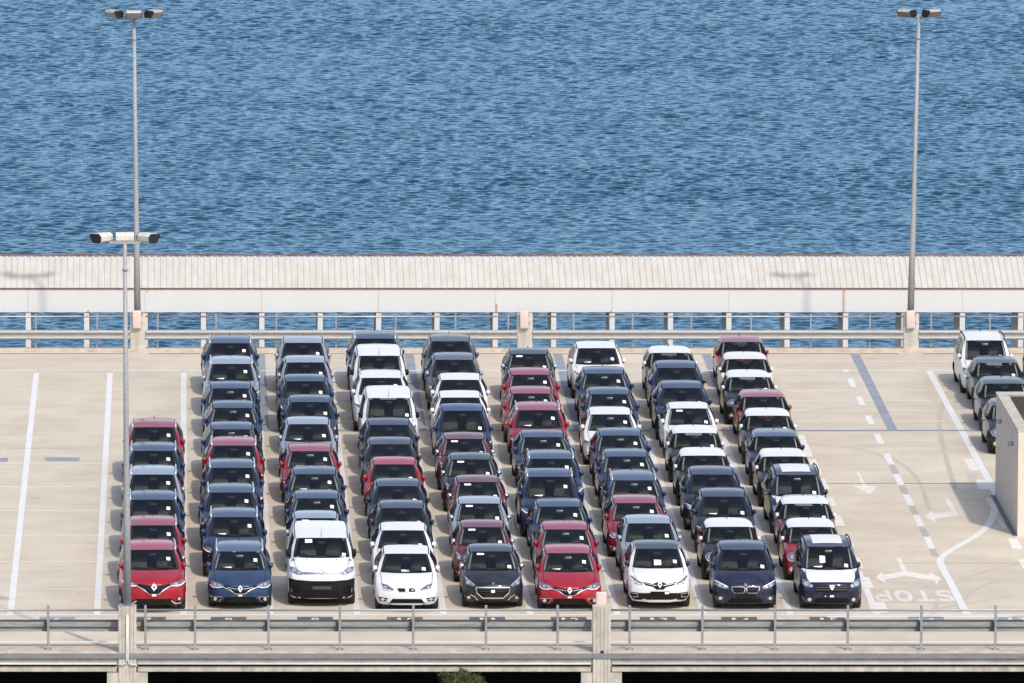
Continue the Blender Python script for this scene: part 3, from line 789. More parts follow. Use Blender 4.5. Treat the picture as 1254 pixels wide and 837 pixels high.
# ---- pine tree in front of the deck
def pine():
    base = Vector((at(567, 812, -0.5).x, -5.0, LAND_Z))
    top = z_at(808.5, -5.0)
    base.x = CAM.x + ray(567, 812).x*((-5.0-CAM.y)/ray(567, 812).y)
    Ht = top - LAND_Z
    o = empty('pine_tree', base); tag(o, 'olive green pine tree top rising before the front edge beam', 'tree')
    bm = bmesh.new(); add_tube(bm, [(0, 0, 0), (0.05, 0.02, Ht*0.4), (-0.04, 0, Ht*0.75), (0, 0, Ht*0.97)], 0.15, 10, 0.02)
    r_ = random.Random(3)
    limbs = []
    for q in range(110):
        h = Ht*(0.30 + 0.64*r_.random()**0.7); a = r_.random()*6.28
        L = (Ht-h)*0.72*r_.uniform(0.6, 1.05)+0.10; L = min(L, 1.35)
        p0 = Vector((0, 0, h-0.15)); p1 = Vector((math.cos(a)*L, math.sin(a)*L, h + 0.25*L))
        limbs.append((p0, p1)); add_tube(bm, [p0, (p0+p1)/2-Vector((0, 0, 0.04)), p1], 0.022, 5, 0.006)
    link('trunk', bm_mesh(bm, 'trunk', True), 'bark', o)
    vs_, fs = [], []
    def tuft(c, rad, n):
        for _ in range(n):
            d = Vector((r_.gauss(0, 1), r_.gauss(0, 1), r_.gauss(0.5, 0.9))).normalized()
            s = d.cross(Vector((r_.gauss(0, 1), r_.gauss(0, 1), r_.gauss(0, 1)))).normalized()*0.009
            p = c + Vector((r_.gauss(0, 1), r_.gauss(0, 1), r_.gauss(0, 0.8)))*rad
            L = r_.uniform(0.07, 0.14); i = len(vs_)
            vs_.extend([p-s, p+s, p+d*L]); fs.append((i, i+1, i+2))
    for p0, p1 in limbs:
        for t_ in np.linspace(0.3, 1.0, 6):
            tuft(p0.lerp(p1, float(t_)), 0.075, 80)
    for q in range(14): tuft(Vector((r_.gauss(0, 0.07), r_.gauss(0, 0.07), Ht*0.93+r_.random()*0.30)), 0.05, 60)
    link('crown', mesh('crown', vs_, fs), 'needles', o)
pine()
#CARS_BELOW
# ================================================================== CARS
VK = 0.15                                   # slope of the line of sight used to lay front details on the shell
VDIR = Vector((0, 1, -VK)).normalized()

def refine(P, breaks, m):
    """cubic Hermite through the control points along axis 0; tangents break at the given nodes"""
    n = len(P)
    d = np.linalg.norm(np.diff(P, axis=0), axis=-1).mean(axis=tuple(range(1, P.ndim-1))) if P.ndim > 2 else np.linalg.norm(np.diff(P, axis=0), axis=-1)
    d = np.maximum(d, 1e-4)
    out = []
    for i in range(n-1):
        h = d[i]; s = (P[i+1]-P[i])/h
        def tang(k, side):
            if k in breaks or k == 0 or k == n-1: return s
            a = (P[k]-P[k-1])/d[k-1]; b = (P[k+1]-P[k])/d[k]
            return (a*d[k] + b*d[k-1])/(d[k]+d[k-1])
        t0, t1 = tang(i, 1), tang(i+1, 0)
        for q in range(m):
            t = q/m
            out.append((2*t**3-3*t*t+1)*P[i] + (t**3-2*t*t+t)*h*t0 + (-2*t**3+3*t*t)*P[i+1] + (t**3-t*t)*h*t1)
    out.append(P[-1])
    return np.array(out)

T = np.array([1.0, 0.84, 0.58, 0.29, 0.0])
class Shell: pass

def build_shell(p):
    """half-body control net (stations i along the length, ring points j from sill to centre line)"""
    W = p['W']/2; L = p['L']; H = p['H']
    zb, zl, zc, zh = p['zb'], p['zl'], p['zc'], p['zh']
    yc, yh, yr = p['yc'], p['yh'], p['yr']
    zrr = p['zrr']; zbf, zbr = p['zbf'], p['zbr']
    xb, xt, xr = p['xb'], p['xt'], p['xr']
    sb = p.get('set', 0.30)
    rows = [zb, zb+0.10, 0.5*(zb+zl)-0.02, zl-0.17]
    sx = [0.90, 0.965, 1.0, 0.985]
    G = np.zeros((10, 9, 3))
    def low(i, y, f=1.0, zz=rows, dy=0.0):
        for j in range(4): G[i, j] = (W*sx[j]*f, y + dy, zz[j])
    def top(i, pts):
        for j, q in enumerate(pts): G[i, 4+j] = q
    def across(i, x1, y_edge, y_c, z_edge, z_c):
        for j, t in enumerate(T):
            G[i, 4+j] = (x1*t, y_c + (y_edge-y_c)*t**2.4, z_c + (z_edge-z_c)*t**2.2)
    fx = [0.80, 0.86, 0.885, 0.875]
    yf = p.get('yf', [0.06, 0.015, 0.0, 0.03])
    for j in range(4): G[0, j] = (W*fx[j], yf[j] + sb, rows[j])
    across(0, W*p.get('nose', 0.84), 0.09+sb*1.05, 0.09, zl-0.05, zl)
    low(1, sb+0.30)
    across(1, W*0.925, sb+0.30, 0.36, zl+0.035, zl+0.085)
    ym = 0.5*(yc+0.36)+0.05
    low(2, ym+0.18)
    across(2, W*0.945, ym+0.16, ym, 0.5*(zl+zbf)+0.035, 0.55*zc+0.45*(zl+0.10)+0.02)
    low(3, yc+0.30)
    top(3, [(W*0.955, yc+0.34, zbf), (W*0.91, yc+0.32, zbf+0.035), (xb, yc+0.19, zc-0.015), (xb*0.55, yc+0.05, zc), (0, yc, zc+0.005)])
    f = 0.52
    ya, za = yc + f*(yh-yc), zc + f*(zh-zc)
    xm = xb + f*(xt-xb)
    low(4, ya+0.28)
    top(4, [(W*0.965, ya+0.34, zbf+0.015), (0.5*(W*0.91+xr)+0.01, ya+0.24, zbf+0.035+f*(zh-zbf-0.07)), (xm+0.005, ya+0.14, za-0.01), (xm*0.55, ya+0.02, za+0.012), (0, ya-0.02, za+0.018)])
    low(5, yh+0.20)
    top(5, [(W*0.97, yh+0.24, zbf+0.025), (xr*0.985, yh+0.20, zh-0.065), (xt, yh+0.06, zh-0.02), (xt*0.55, yh+0.01, zh-0.003), (0, yh, zh)])
    y6 = yh + 0.36*(yr-yh)
    low(6, y6+0.1)
    top(6, [(W*0.97, y6+0.1, zbf+0.04), (xr*1.02, y6, H-0.085), (xt*1.03, y6, H-0.030), (xt*0.56, y6, H-0.006), (0, y6, H)])
    y7 = yh + 0.70*(yr-yh)
    low(7, y7+0.05)
    top(7, [(W*0.965, y7+0.1, zbr), (xr*1.01, y7, H-0.095), (xt*1.02, y7, H-0.040), (xt*0.56, y7, H-0.016), (0, y7, H-0.010)])
    low(8, min(yr+0.02, L-0.42))
    xe = p.get('xe', 0.95)
    top(8, [(W*0.94, min(yr+0.1, L-0.32), zbr+0.02), (xr*xe, yr-0.05, zrr-0.085), (xt*xe, yr, zrr-0.03), (xt*0.55*xe, yr+0.03, zrr-0.006), (0, yr+0.04, zrr)])
    yt = L - p.get('tail', 0.10)
    for j in range(4): G[9, j] = (W*[0.80, 0.86, 0.88, 0.87][j], L-0.20, rows[j])
    top(9, [(W*0.83, yt-0.16, zbr-0.02), (W*0.80, yt-0.12, zbr), (xb*0.93, yt-0.06, zbr+0.01), (xb*0.5, yt-0.01, zbr+0.015), (0, yt, zbr+0.02)])
    MI, MJ = 6, 3
    A = refine(G[:, :4], set(), MI)
    B = refine(G[:, 4:], {3, 5, 8}, MI)
    F = np.concatenate([A, B], axis=1)                                   # (55, 9, 3)
    Ft = np.transpose(F, (1, 0, 2))
    Ft = refine(Ft, {4}, MJ)                                             # (25, 55, 3)
    F = np.transpose(Ft, (1, 0, 2))                                      # [i][j]
    ni, nj = F.shape[:2]
    groups = {}
    def put(tagname, side, quad): groups.setdefault((tagname, side), []).append(quad)
    mir = np.array([-1, 1, 1])
    win = p.get('windows', (3, 4, 5, 6, 7))
    def cell(i, j):
        if i <= 2:
            return 'body' if j <= 4 else 'bonnet'
        if j >= 6:
            return 'windscreen' if i <= 4 else ('roof' if i <= 7 else 'rear_window')
        if j == 5:
            if i <= 4: return 'pillar'
            return 'roof' if (p.get('floating') and i <= 7) else 'cant'
        if j == 4:
            if i == 3: return 'corner_window'
            if i in (4, 5) and i in win: return 'front_window'
            if i == 6 and i in win: return 'rear_side_window'
            if i == 7 and i in win: return 'quarter_window'
            return 'pillar' if i == 8 else 'body'
        if j in (1, 2, 3):
            if i in (4, 5): return 'door'
            if i == 6 and p.get('four', True): return 'rear_door'
        return 'body'
    ax = (p['ax'], L - p['rx']); ra = p.get('ra', 0.345); wz = p.get('wr', 0.315)
    # wheel arches: drop the cells inside the circle and pull the rim onto it
    inside = np.zeros((ni-1, nj-1), bool)
    for i in range(ni-1):
        for j in range(4*MJ):
            c = (F[i, j]+F[i+1, j]+F[i, j+1]+F[i+1, j+1])/4
            for a in ax:
                if math.hypot(c[1]-a, c[2]-wz) < ra: inside[i, j] = True
    F2 = F.copy()
    for i in range(ni):
        for j in range(4*MJ+1):
            nb = [inside[a, b] for a in (i-1, i) for b in (j-1, j) if 0 <= a < ni-1 and 0 <= b < nj-1]
            if any(nb) and not all(nb):
                for a in ax:
                    dy, dz = F[i, j, 1]-a, F[i, j, 2]-wz; r = math.hypot(dy, dz)
                    if r < ra*1.6 and r > 1e-3 and dz > -0.05:
                        F2[i, j, 1] = a + dy/r*ra; F2[i, j, 2] = max(wz + dz/r*ra, p['zb']*0.9)
    F = F2
    for i in range(ni-1):
        for j in range(nj-1):
            if inside[i, j]: continue
            tg = cell(i//MI, j//MJ)
            q = [F[i, j], F[i+1, j], F[i+1, j+1], F[i, j+1]]
            put(tg, 1, q); put(tg, -1, [v*mir for v in q[::-1]])
    # front and rear caps
    for (st, sgn) in ((0, 1), (ni-1, -1)):
        side = F[st, :4*MJ+1]; toprow = F[st, 4*MJ:]
        ncol = len(toprow)
        for s in (1, -1):
            grid = np.zeros((4*MJ+1, ncol, 3))
            for k in range(4*MJ+1):
                v = k/(4*MJ)
                for m in range(ncol):
                    t = 1 - m/(ncol-1)
                    tx = toprow[m, 0]/max(toprow[0, 0], 1e-6)
                    z = side[k, 2] + (toprow[m, 2]-toprow[0, 2])*v**1.5
                    if sgn > 0:
                        yfc = np.interp(v, [0, 0.3, 0.62, 0.86, 1.0], [0.07, 0.005, -0.02, 0.025, toprow[-1, 1]])
                    else:
                        yfc = np.interp(v, [0, 0.3, 0.6, 0.85, 1.0], [L-0.06, L, L, L-0.05, toprow[-1, 1]])
                    y = yfc + (side[k, 1]-yfc)*tx**2.6
                    grid[k, m] = (side[k, 0]*tx, y, z)
            grid[-1] = toprow
            for k in range(4*MJ):
                for m in range(ncol-1):
                    q = [grid[k, m], grid[k+1, m], grid[k+1, m+1], grid[k, m+1]]
                    if s < 0: q = [v*mir for v in q]
                    put('nose' if sgn > 0 else 'tail', s, q)
    groups['edge'] = [(G[i, 5, 0], G[i, 5, 2] + VK*G[i, 5, 1]) for i in range(3)] + [(G[3, 6, 0], G[3, 6, 2] + VK*G[3, 6, 1] - 0.02)]
    return groups

def quads_to_mesh(name, quads, centre, smooth=True):
    bm = bmesh.new()
    for q in quads:
        try: bm.faces.new([bm.verts.new(tuple(v)) for v in q])
        except ValueError: pass
    bmesh.ops.remove_doubles(bm, verts=bm.verts, dist=0.0015)
    bmesh.ops.dissolve_degenerate(bm, edges=bm.edges, dist=0.0008)
    bmesh.ops.recalc_face_normals(bm, faces=bm.faces)
    s = sum((f.normal.dot(f.calc_center_median()-centre))*f.calc_area() for f in bm.faces)
    if s < 0: bmesh.ops.reverse_faces(bm, faces=bm.faces)
    return bm_mesh(bm, name, smooth, recalc=False)

def make_bvh(quads):
    vs_, fs = [], []
    for q in quads:
        i = len(vs_); vs_ += [Vector(v) for v in q]; fs.append((i, i+1, i+2, i+3))
    return BVHTree.FromPolygons(vs_, fs)

def patch(name, poly, bvh, off=0.006, cell=0.05, thick=0.02, direction=None):
    """outline (u = across, v = height seen along the line of sight) laid onto the shell as a thin solid piece"""
    bm = bmesh.new()
    f = bm.faces.new([bm.verts.new((u, 0, v)) for u, v in poly])
    us = [q[0] for q in poly]; vv = [q[1] for q in poly]
    for ax_, lo, hi in ((0, min(us), max(us)), (2, min(vv), max(vv))):
        n = int((hi-lo)/cell)
        for k in range(1, n+1):
            c = lo + (hi-lo)*k/(n+1)
            co = (c, 0, 0) if ax_ == 0 else (0, 0, c); no = (1, 0, 0) if ax_ == 0 else (0, 0, 1)
            bmesh.ops.bisect_plane(bm, geom=bm.verts[:]+bm.edges[:]+bm.faces[:], plane_co=co, plane_no=no)
    bmesh.ops.triangulate(bm, faces=bm.faces)
    for v in list(bm.verts):
        u, q = v.co.x, v.co.z
        h = bvh.ray_cast(Vector((u, -2.0, q+2.0*VK)), VDIR)
        if h[0] is None:
            h = bvh.find_nearest(Vector((u, 0.1, q-0.1*VK)))
        n = h[1]
        if n.dot(VDIR) > 0: n = -n
        v.co = h[0] + n*off
    ed = [e for e in bm.edges if e.is_boundary]
    r = bmesh.ops.extrude_edge_only(bm, edges=ed)
    for v in [g_ for g_ in r['geom'] if isinstance(g_, bmesh.types.BMVert)]: v.co += VDIR*thick
    bmesh.ops.recalc_face_normals(bm, faces=bm.faces)
    s = sum(f.normal.dot(VDIR)*f.calc_area() for f in bm.faces if abs(f.normal.dot(VDIR)) > 0.3)
    if s > 0: bmesh.ops.reverse_faces(bm, faces=bm.faces)
    return bm_mesh(bm, name, False, recalc=False)

def ellipse(cx, cz, rx, rz, n=14): return [(cx+rx*math.cos(2*math.pi*k/n), cz+rz*math.sin(2*math.pi*k/n)) for k in range(n)]
def mirror(poly): return [(-u, v) for u, v in poly][::-1]
def line_poly(pts, wid):
    P = [Vector((a, b)) for a, b in pts]; L_, R_ = [], []
    for i, p in enumerate(P):
        d = (P[min(i+1, len(P)-1)]-P[max(i-1, 0)]).normalized(); n = Vector((-d.y, d.x))*wid/2
        L_.append(tuple(p+n)); R_.append(tuple(p-n))
    return L_ + R_[::-1]

def wheel_meshes(r, wd, style):
    bm = bmesh.new()
    prof = [(r*0.66, -wd/2+0.015), (r*0.80, -wd/2), (r*0.94, -wd/2+0.01), (r, -wd/2+0.04), (r, wd/2-0.04), (r*0.94, wd/2-0.01), (r*0.80, wd/2), (r*0.66, wd/2-0.015), (r*0.64, 0.0)]
    n = 28; rings = []
    for k in range(n):
        a = 2*math.pi*k/n
        rings.append([bm.verts.new((x, math.cos(a)*q, math.sin(a)*q)) for q, x in prof])
    for k in range(n):
        for q in range(len(prof)):
            bm.faces.new((rings[k][q], rings[(k+1) % n][q], rings[(k+1) % n][(q+1) % len(prof)], rings[k][(q+1) % len(prof)]))
    tyre = bm_mesh(bm, 'tyre', True)
    bm = bmesh.new()
    ro = r*0.665
    for s in (-1, 1):                       # rim lip, both faces are alike so that one mesh serves both sides
        x0 = s*(wd/2-0.03)
        A = [bm.verts.new((x0, math.cos(2*math.pi*k/20)*ro, math.sin(2*math.pi*k/20)*ro)) for k in range(20)]
        B = [bm.verts.new((x0, math.cos(2*math.pi*k/20)*ro*0.88, math.sin(2*math.pi*k/20)*ro*0.88)) for k in range(20)]
        for k in range(20): bm.faces.new((A[k], A[(k+1) % 20], B[(k+1) % 20], B[k]))
        ns = style
        for k in range(ns):
            a = 2*math.pi*k/ns
            ca, sa = math.cos(a), math.sin(a)
            def P(rr, t, xx): return (xx, ca*rr - sa*t, sa*rr + ca*t)
            w0, w1 = 0.045, 0.030
            q = [bm.verts.new(P(0.02, -w0, x0+s*0.004)), bm.verts.new(P(0.02, w0, x0+s*0.004)), bm.verts.new(P(ro*0.93, w1, x0-s*0.004)), bm.verts.new(P(ro*0.93, -w1, x0-s*0.004))]
            bm.faces.new(q)
        hub = [bm.verts.new((x0+s*0.010, math.cos(2*math.pi*k/10)*0.06, math.sin(2*math.pi*k/10)*0.06)) for k in range(10)]
        bm.faces.new(hub)
    rim = bm_mesh(bm, 'rim')
    bm = bmesh.new()
    bmesh.ops.create_circle(bm, cap_ends=True, radius=ro*0.95, segments=20)
    for v in bm.verts: v.co = Vector((0.0, v.co.x, v.co.y))
    disc = bm_mesh(bm, 'brake')
    return tyre, rim, disc

def super_ellipsoid(cx, cy, cz, rx, ry, rz, e=0.6, nu=12, nv=8):
    bm = bmesh.new()
    def sg(v, ee): return math.copysign(abs(v)**ee, v)
    rows = []
    for a in range(nv+1):
        ph = -math.pi/2 + math.pi*a/nv
        rows.append([bm.verts.new((cx+rx*sg(math.cos(ph), e)*sg(math.cos(2*math.pi*b/nu), e), cy+ry*sg(math.cos(ph), e)*sg(math.sin(2*math.pi*b/nu), e), cz+rz*sg(math.sin(ph), e))) for b in range(nu)])
    for a in range(nv):
        for b in range(nu): bm.faces.new((rows[a][b], rows[a][(b+1) % nu], rows[a+1][(b+1) % nu], rows[a+1][b]))
    bmesh.ops.remove_doubles(bm, verts=bm.verts, dist=0.0008)
    return bm

PARTS = {}     # model -> list of dict(name, mesh, role, parent index)
def build_model(key, p):
    groups = build_shell(p)
    W, L, H = p['W']/2, p['L'], p['H']
    ctr = Vector((0, L*0.5, H*0.45))
    parts = []
    def add(name, me, role, parent=None, opt=None):
        if not me.materials: me.materials.append(MATS['black_plastic'])
        for v in me.vertices: v.co.y -= L/2
        parts.append(dict(name=name, me=me, role=role, parent=parent, opt=opt)); return len(parts)-1
    def G(*names, sides=(1, -1)):
        out = []
        for n in names:
            for s in sides: out += groups.get((n, s), [])
        return out
    pil = 'pillar' if p.get('black_pillars') else None
    body_names = ['body', 'nose', 'tail', 'cant'] + ([] if pil else ['pillar'])
    shellq = G('body', 'nose', 'tail', 'cant', 'pillar', 'bonnet')
    bvh = make_bvh(shellq); wbvh = make_bvh(G('windscreen'))
    body = add('body', quads_to_mesh('body', G(*body_names), ctr), 'paint')
    add('bonnet', quads_to_mesh('bonnet', G('bonnet'), ctr), 'bonnet')
    roof = add('roof', quads_to_mesh('roof', G('roof'), ctr), 'roof')
    if pil:
        for sd in (1, -1):
            qs = G('pillar', sides=(sd,)); ymid = p['yh'] + 0.8
            for part_ in ([q for q in qs if q[0][1] < ymid], [q for q in qs if q[0][1] >= ymid]):
                if part_: add('pillar_trim', quads_to_mesh('pillar_trim', part_, ctr), 'grille_black')
    ws = add('windscreen', quads_to_mesh('windscreen', G('windscreen'), ctr), 'windscreen_glass')
    add('rear_window', quads_to_mesh('rear_window', G('rear_window'), ctr), 'side_glass')
    for s in (1, -1):
        for tg in ('front_window', 'rear_side_window', 'quarter_window', 'corner_window'):
            q = groups.get((tg, s))
            if q: add('side_window' if tg != 'corner_window' else 'corner_panel', quads_to_mesh(tg, q, ctr), 'side_glass' if tg != 'corner_window' else 'grille_black')
        for tg in ('door', 'rear_door'):
            q = groups.get((tg, s))
            if q:
                d = add('door', quads_to_mesh(tg, q, ctr), 'paint')
                ys = [v[1] for qq in q for v in qq]; y1 = max(ys)
                bm = super_ellipsoid(s*(W*0.992+0.012), y1-0.22, p['zbf']-0.10, 0.02, 0.09, 0.018)
                add('door_handle', bm_mesh(bm, 'handle', True), p.get('handle', 'paint'), d)
        # pillar between the door windows
        y6 = p['yh'] + 0.36*(p['yr']-p['yh'])
        bm = bmesh.new()
        xo, xi = W*0.972, p['xr']*1.02
        a0 = [(s*(xo+0.004), y6+0.06, p['zbf']+0.035), (s*(xo+0.004), y6+0.15, p['zbf']+0.035), (s*((xo+xi)/2+0.028), y6+0.10, (p['zbf']+H)/2), (s*((xo+xi)/2+0.028), y6+0.02, (p['zbf']+H)/2), (s*(xi+0.006), y6+0.04, H-0.085), (s*(xi+0.006), y6-0.03, H-0.085)]
        vs_ = [bm.verts.new(q) for q in a0]
        bm.faces.new((vs_[0], vs_[1], vs_[2], vs_[3])); bm.faces.new((vs_[3], vs_[2], vs_[4], vs_[5]))
        add('door_pillar', bm_mesh(bm, 'b_pillar'), 'grille_black')
        # mirrors
        mz = p['zbf'] + 0.115 + p.get('mzo', 0); my = p['yc'] + 0.50
        msz = p.get('mirror', (0.105, 0.075, 0.080))
        bm = super_ellipsoid(s*(W-0.028), my+0.05, mz, msz[0]*0.62, msz[1]*1.5, msz[2]*0.80, p.get('me', 0.58))
        mi = add('door_mirror', bm_mesh(bm, 'mirror', True), 'mirror')
        bm = bmesh.new(); add_tube(bm, [(s*(W*0.92), my+0.0, mz-0.10), (s*(W-0.04), my-0.02, mz-0.05)], 0.026, 6)
        add('mirror_stalk', bm_mesh(bm, 'stalk', True), 'black_plastic', mi)
        bm = bmesh.new(); add_box(bm, s*(W-0.078)-0.004, s*(W-0.078)+0.004, my-0.03, my+0.13, mz-0.05, mz+0.05)
        add('mirror_glass', bm_mesh(bm, 'mglass'), 'chrome', mi)
        # pale lining of the windscreen pillar, seen through the glass
        bm = bmesh.new()
        xb, xt = p['xb'], p['xt']
        pts = [(s*(xb-0.045), p['yc']+0.27, p['zc']-0.02), (s*((xb+xt)/2-0.035), (p['yc']+p['yh'])/2+0.20, (p['zc']+p['zh'])/2-0.03), (s*(xt-0.03), p['yh']+0.12, p['zh']-0.06)]
        add_tube(bm, pts, 0.028, 5)
        add('pillar_lining', bm_mesh(bm, 'lining', True), 'trim_pale' if p.get('pale', True) else 'trim_dark')
    # wheels
    r = p.get('wr', 0.315)
    tyre, rim, disc = wheel_meshes(r, 0.215, p.get('spokes', 5))
    for me in (tyre, rim, disc): me.materials.append(MATS['rubber'])
    for y in (p['ax'], L-p['rx']):
        for s in (1, -1):
            parts.append(dict(name='wheel', me=tyre, role='rubber', parent=None, opt=None, loc=(s*(W-0.125), y-L/2, r)))
            wi = len(parts)-1
            parts.append(dict(name='rim', me=rim, role='rim_metal', parent=wi, opt=None))
            parts.append(dict(name='brake_disc', me=disc, role='trim_dark', parent=wi, opt=None))
            bm = bmesh.new(); ra = p.get('ra', 0.345); n = 16; A, B = [], []
            for k in range(n+1):
                a = math.radians(-12) + math.radians(204)*k/n
                A.append(bm.verts.new((s*(W*0.955), y+math.cos(a)*ra*1.004, r+math.sin(a)*ra*1.004))); B.append(bm.verts.new((s*(W-0.34), y+math.cos(a)*ra, r+math.sin(a)*ra)))
            for k in range(n): bm.faces.new((A[k], A[k+1], B[k+1], B[k]))
            bm.faces.new(B)
            add('wheel_arch', bm_mesh(bm, 'arch'), 'black_plastic')
            if p.get('cladding'):
                bm = bmesh.new(); A, B = [], []
                for k in range(n+1):
                    a = math.radians(-8) + math.radians(196)*k/n
                    A.append(bm.verts.new((s*(W*0.998+0.004), y+math.cos(a)*ra, r+math.sin(a)*ra))); B.append(bm.verts.new((s*(W*0.996+0.004), y+math.cos(a)*(ra+0.06), r+math.sin(a)*(ra+0.06))))
                for k in range(n): bm.faces.new((A[k], A[k+1], B[k+1], B[k]))
                add('arch_trim', bm_mesh(bm, 'clad'), 'black_plastic')
    # inside
    bm = bmesh.new(); add_box(bm, -W*0.84, W*0.84, 0.42, L-0.35, 0.20, 0.28)
    add_box(bm, -W*0.87, W*0.87, p['yc']+0.06, p['yc']+0.10, 0.28, p['zc']-0.08)
    add('floor_pan', bm_mesh(bm, 'floor'), 'trim_dark')
    bm = bmesh.new(); add_box(bm, -W*0.86, W*0.86, p['yc']+0.16, p['yc']+0.78, p['zc']-0.34, p['zc']-0.055, bev=0.04, seg=2)
    add_box(bm, 0.18, 0.56, p['yc']+0.45, p['yc']+0.72, p['zc']-0.06, p['zc']-0.0, bev=0.02)
    add('dashboard', bm_mesh(bm, 'dash', True), 'trim_dark')
    ys = p['yh'] + 0.42; zt_ = min(H-0.36, p['zc']+0.24)
    for s in (1, -1):
        bm = super_ellipsoid(s*0.37, ys+0.02, (0.52+zt_)/2, 0.245, 0.075, (zt_-0.52)/2+0.03, 0.45)
        b2 = super_ellipsoid(s*0.37, ys+0.06, zt_+0.115, 0.135, 0.05, 0.085, 0.5)
        tmp = bpy.data.meshes.new('tmp'); b2.to_mesh(tmp); b2.free(); bm.from_mesh(tmp); bpy.data.meshes.remove(tmp)
        add_box(bm, s*0.37-0.24, s*0.37+0.24, ys-0.50, ys+0.05, 0.36, 0.54, bev=0.04)
        add('front_seat', bm_mesh(bm, 'seat', True), 'trim_seat')
    bm = bmesh.new(); add_box(bm, -0.62, 0.62, ys+0.86, ys+1.02, 0.45, zt_+0.05, bev=0.05, seg=2)
    add_box(bm, -0.50, -0.26, ys+0.92, ys+1.0, zt_+0.06, zt_+0.18, bev=0.02); add_box(bm, 0.26, 0.50, ys+0.92, ys+1.0, zt_+0.06, zt_+0.18, bev=0.02)
    add('rear_seat', bm_mesh(bm, 'rear_seat', True), 'trim_seat')
    bm = bmesh.new(); nseg = 18
    cy_, cz_ = p['yc']+0.84, p['zc']-0.07
    pts = [(0.37+0.185*math.cos(2*math.pi*k/nseg), cy_+0.185*math.sin(2*math.pi*k/nseg)*0.38, cz_+0.185*math.sin(2*math.pi*k/nseg)*0.92) for k in range(nseg+1)]
    add_tube(bm, pts, 0.016, 6, cap=False); add_box(bm, 0.30, 0.44, cy_-0.03, cy_+0.02, cz_-0.06, cz_+0.03, bev=0.01)
    add('steering_wheel', bm_mesh(bm, 'wheel', True), 'trim_dark')
    bm = super_ellipsoid(0, p['yh']-0.09, p['zh']-0.125, 0.11, 0.02, 0.034, 0.5)
    add('rear_view_mirror', bm_mesh(bm, 'rvm', True), p.get('rvm', 'silver_plastic'))
    # wipers along the foot of the windscreen
    for s, xa, xb_ in ((1, 0.50, -0.02), (1, -0.08, -0.56)):
        za, ya = p['zc']+0.02, p['yc']+0.02
        bm = bmesh.new(); add_tube(bm, [(xa, ya+0.03+0.25*(xa/p['xb'])**2*0.6, za+0.006), ((xa+xb_)/2, ya+0.0+0.12*((xa+xb_)/2/p['xb'])**2, za+0.016), (xb_, ya+0.04+0.15*(xb_/p['xb'])**2, za+0.028)], 0.011, 5)
        add('wiper', bm_mesh(bm, 'wiper', True), 'black_plastic')
    # dark scuttle panel below the glass
    vc = p['zc'] + VK*p['yc']
    pl = [(-p['xb']*0.98, vc+0.022), (-p['xb']*0.5, vc+0.010), (0, vc+0.006), (p['xb']*0.5, vc+0.010), (p['xb']*0.98, vc+0.022), (p['xb']*0.95, vc-0.004), (p['xb']*0.5, vc-0.024), (0, vc-0.028), (-p['xb']*0.5, vc-0.024), (-p['xb']*0.95, vc-0.004)]
    add('scuttle', patch('scuttle', pl, make_bvh(G('windscreen', 'bonnet', 'body', 'pillar')), off=0.004, cell=0.08, thick=0.01), 'grille_black')
    # roof edge mouldings or rails
    for s in (1, -1):
        y0_, y1_ = p['yh']+0.10, p['yr']-0.06
        xs_ = p['xt']*1.03 + 0.022
        if p.get('rails'):
            c = p['rails']
            pts = [(s*(xs_), y0_, p['zh']-0.01), (s*(xs_+0.008), y0_+0.14, H+0.02), (s*(xs_+0.010), (y0_+y1_)/2, H+0.035), (s*(xs_), y1_-0.15, p['zrr']+0.035), (s*(xs_-0.01), y1_, p['zrr']-0.03)]
            add('roof_rail', tube_mesh('rail', pts, 0.021, 7), c)
        elif not p.get('floating'):
            pts = [(s*(xs_), y0_, p['zh']-0.020), (s*(xs_+0.004), y0_+0.5, H-0.030), (s*(xs_+0.002), (y0_+y1_)/2+0.2, H-0.032), (s*(xs_*0.965), y1_, p['zrr']-0.025)]
            add('roof_moulding', tube_mesh('moulding', pts, 0.012, 5), 'grille_black')
    bm = bmesh.new()
    if p.get('aerial') == 'front':
        add_tube(bm, [(0, p['yh']+0.12, p['zh']+0.02), (0, p['yh']+0.30, p['zh']+0.24)], 0.008, 5, 0.004)
    else:
        add_tube(bm, [(0, p['yr']-0.22, p['zrr']+0.015), (0, p['yr']-0.06, p['zrr']+0.085)], 0.016, 6, 0.008)
    add('aerial', bm_mesh(bm, 'aerial', True), 'black_plastic')
    e_ = groups['edge']
    pts = [(a, b_) for a, b_ in e_]
    for s in (1, -1):
        add('bonnet_gap', patch('gap', [(s*a-0.007, b_) for a, b_ in pts] + [(s*a+0.007, b_) for a, b_ in pts[::-1]], bvh, off=0.003, cell=0.12, thick=0.01), 'grille_black')
    # tail lamps and rear plate
    for s in (1, -1):
        bm = super_ellipsoid(s*W*0.78, L-0.17, p['zbr']-0.18, 0.12, 0.10, 0.10, 0.6)
        add('tail_lamp', bm_mesh(bm, 'tail_lamp', True), 'tail_red')
    # front details
    for d in p['face']:
        nm, poly, role = d[0], d[1], d[2]
        opts = d[3] if len(d) > 3 else {}
        par = opts.get('par')
        polys = [poly, mirror(poly)] if opts.get('both') else [poly]
        ids = []
        for ii, q in enumerate(polys):
            pi = None
            if par is not None: pi = named[par][ii if len(named[par]) > 1 else 0]
            ids.append(add(nm, patch(nm, q, bvh, off=opts.get('off', 0.006), cell=opts.get('cell', 0.05)), role, pi, opts.get('opt')))
        if 'id' in opts: named[opts['id']] = ids
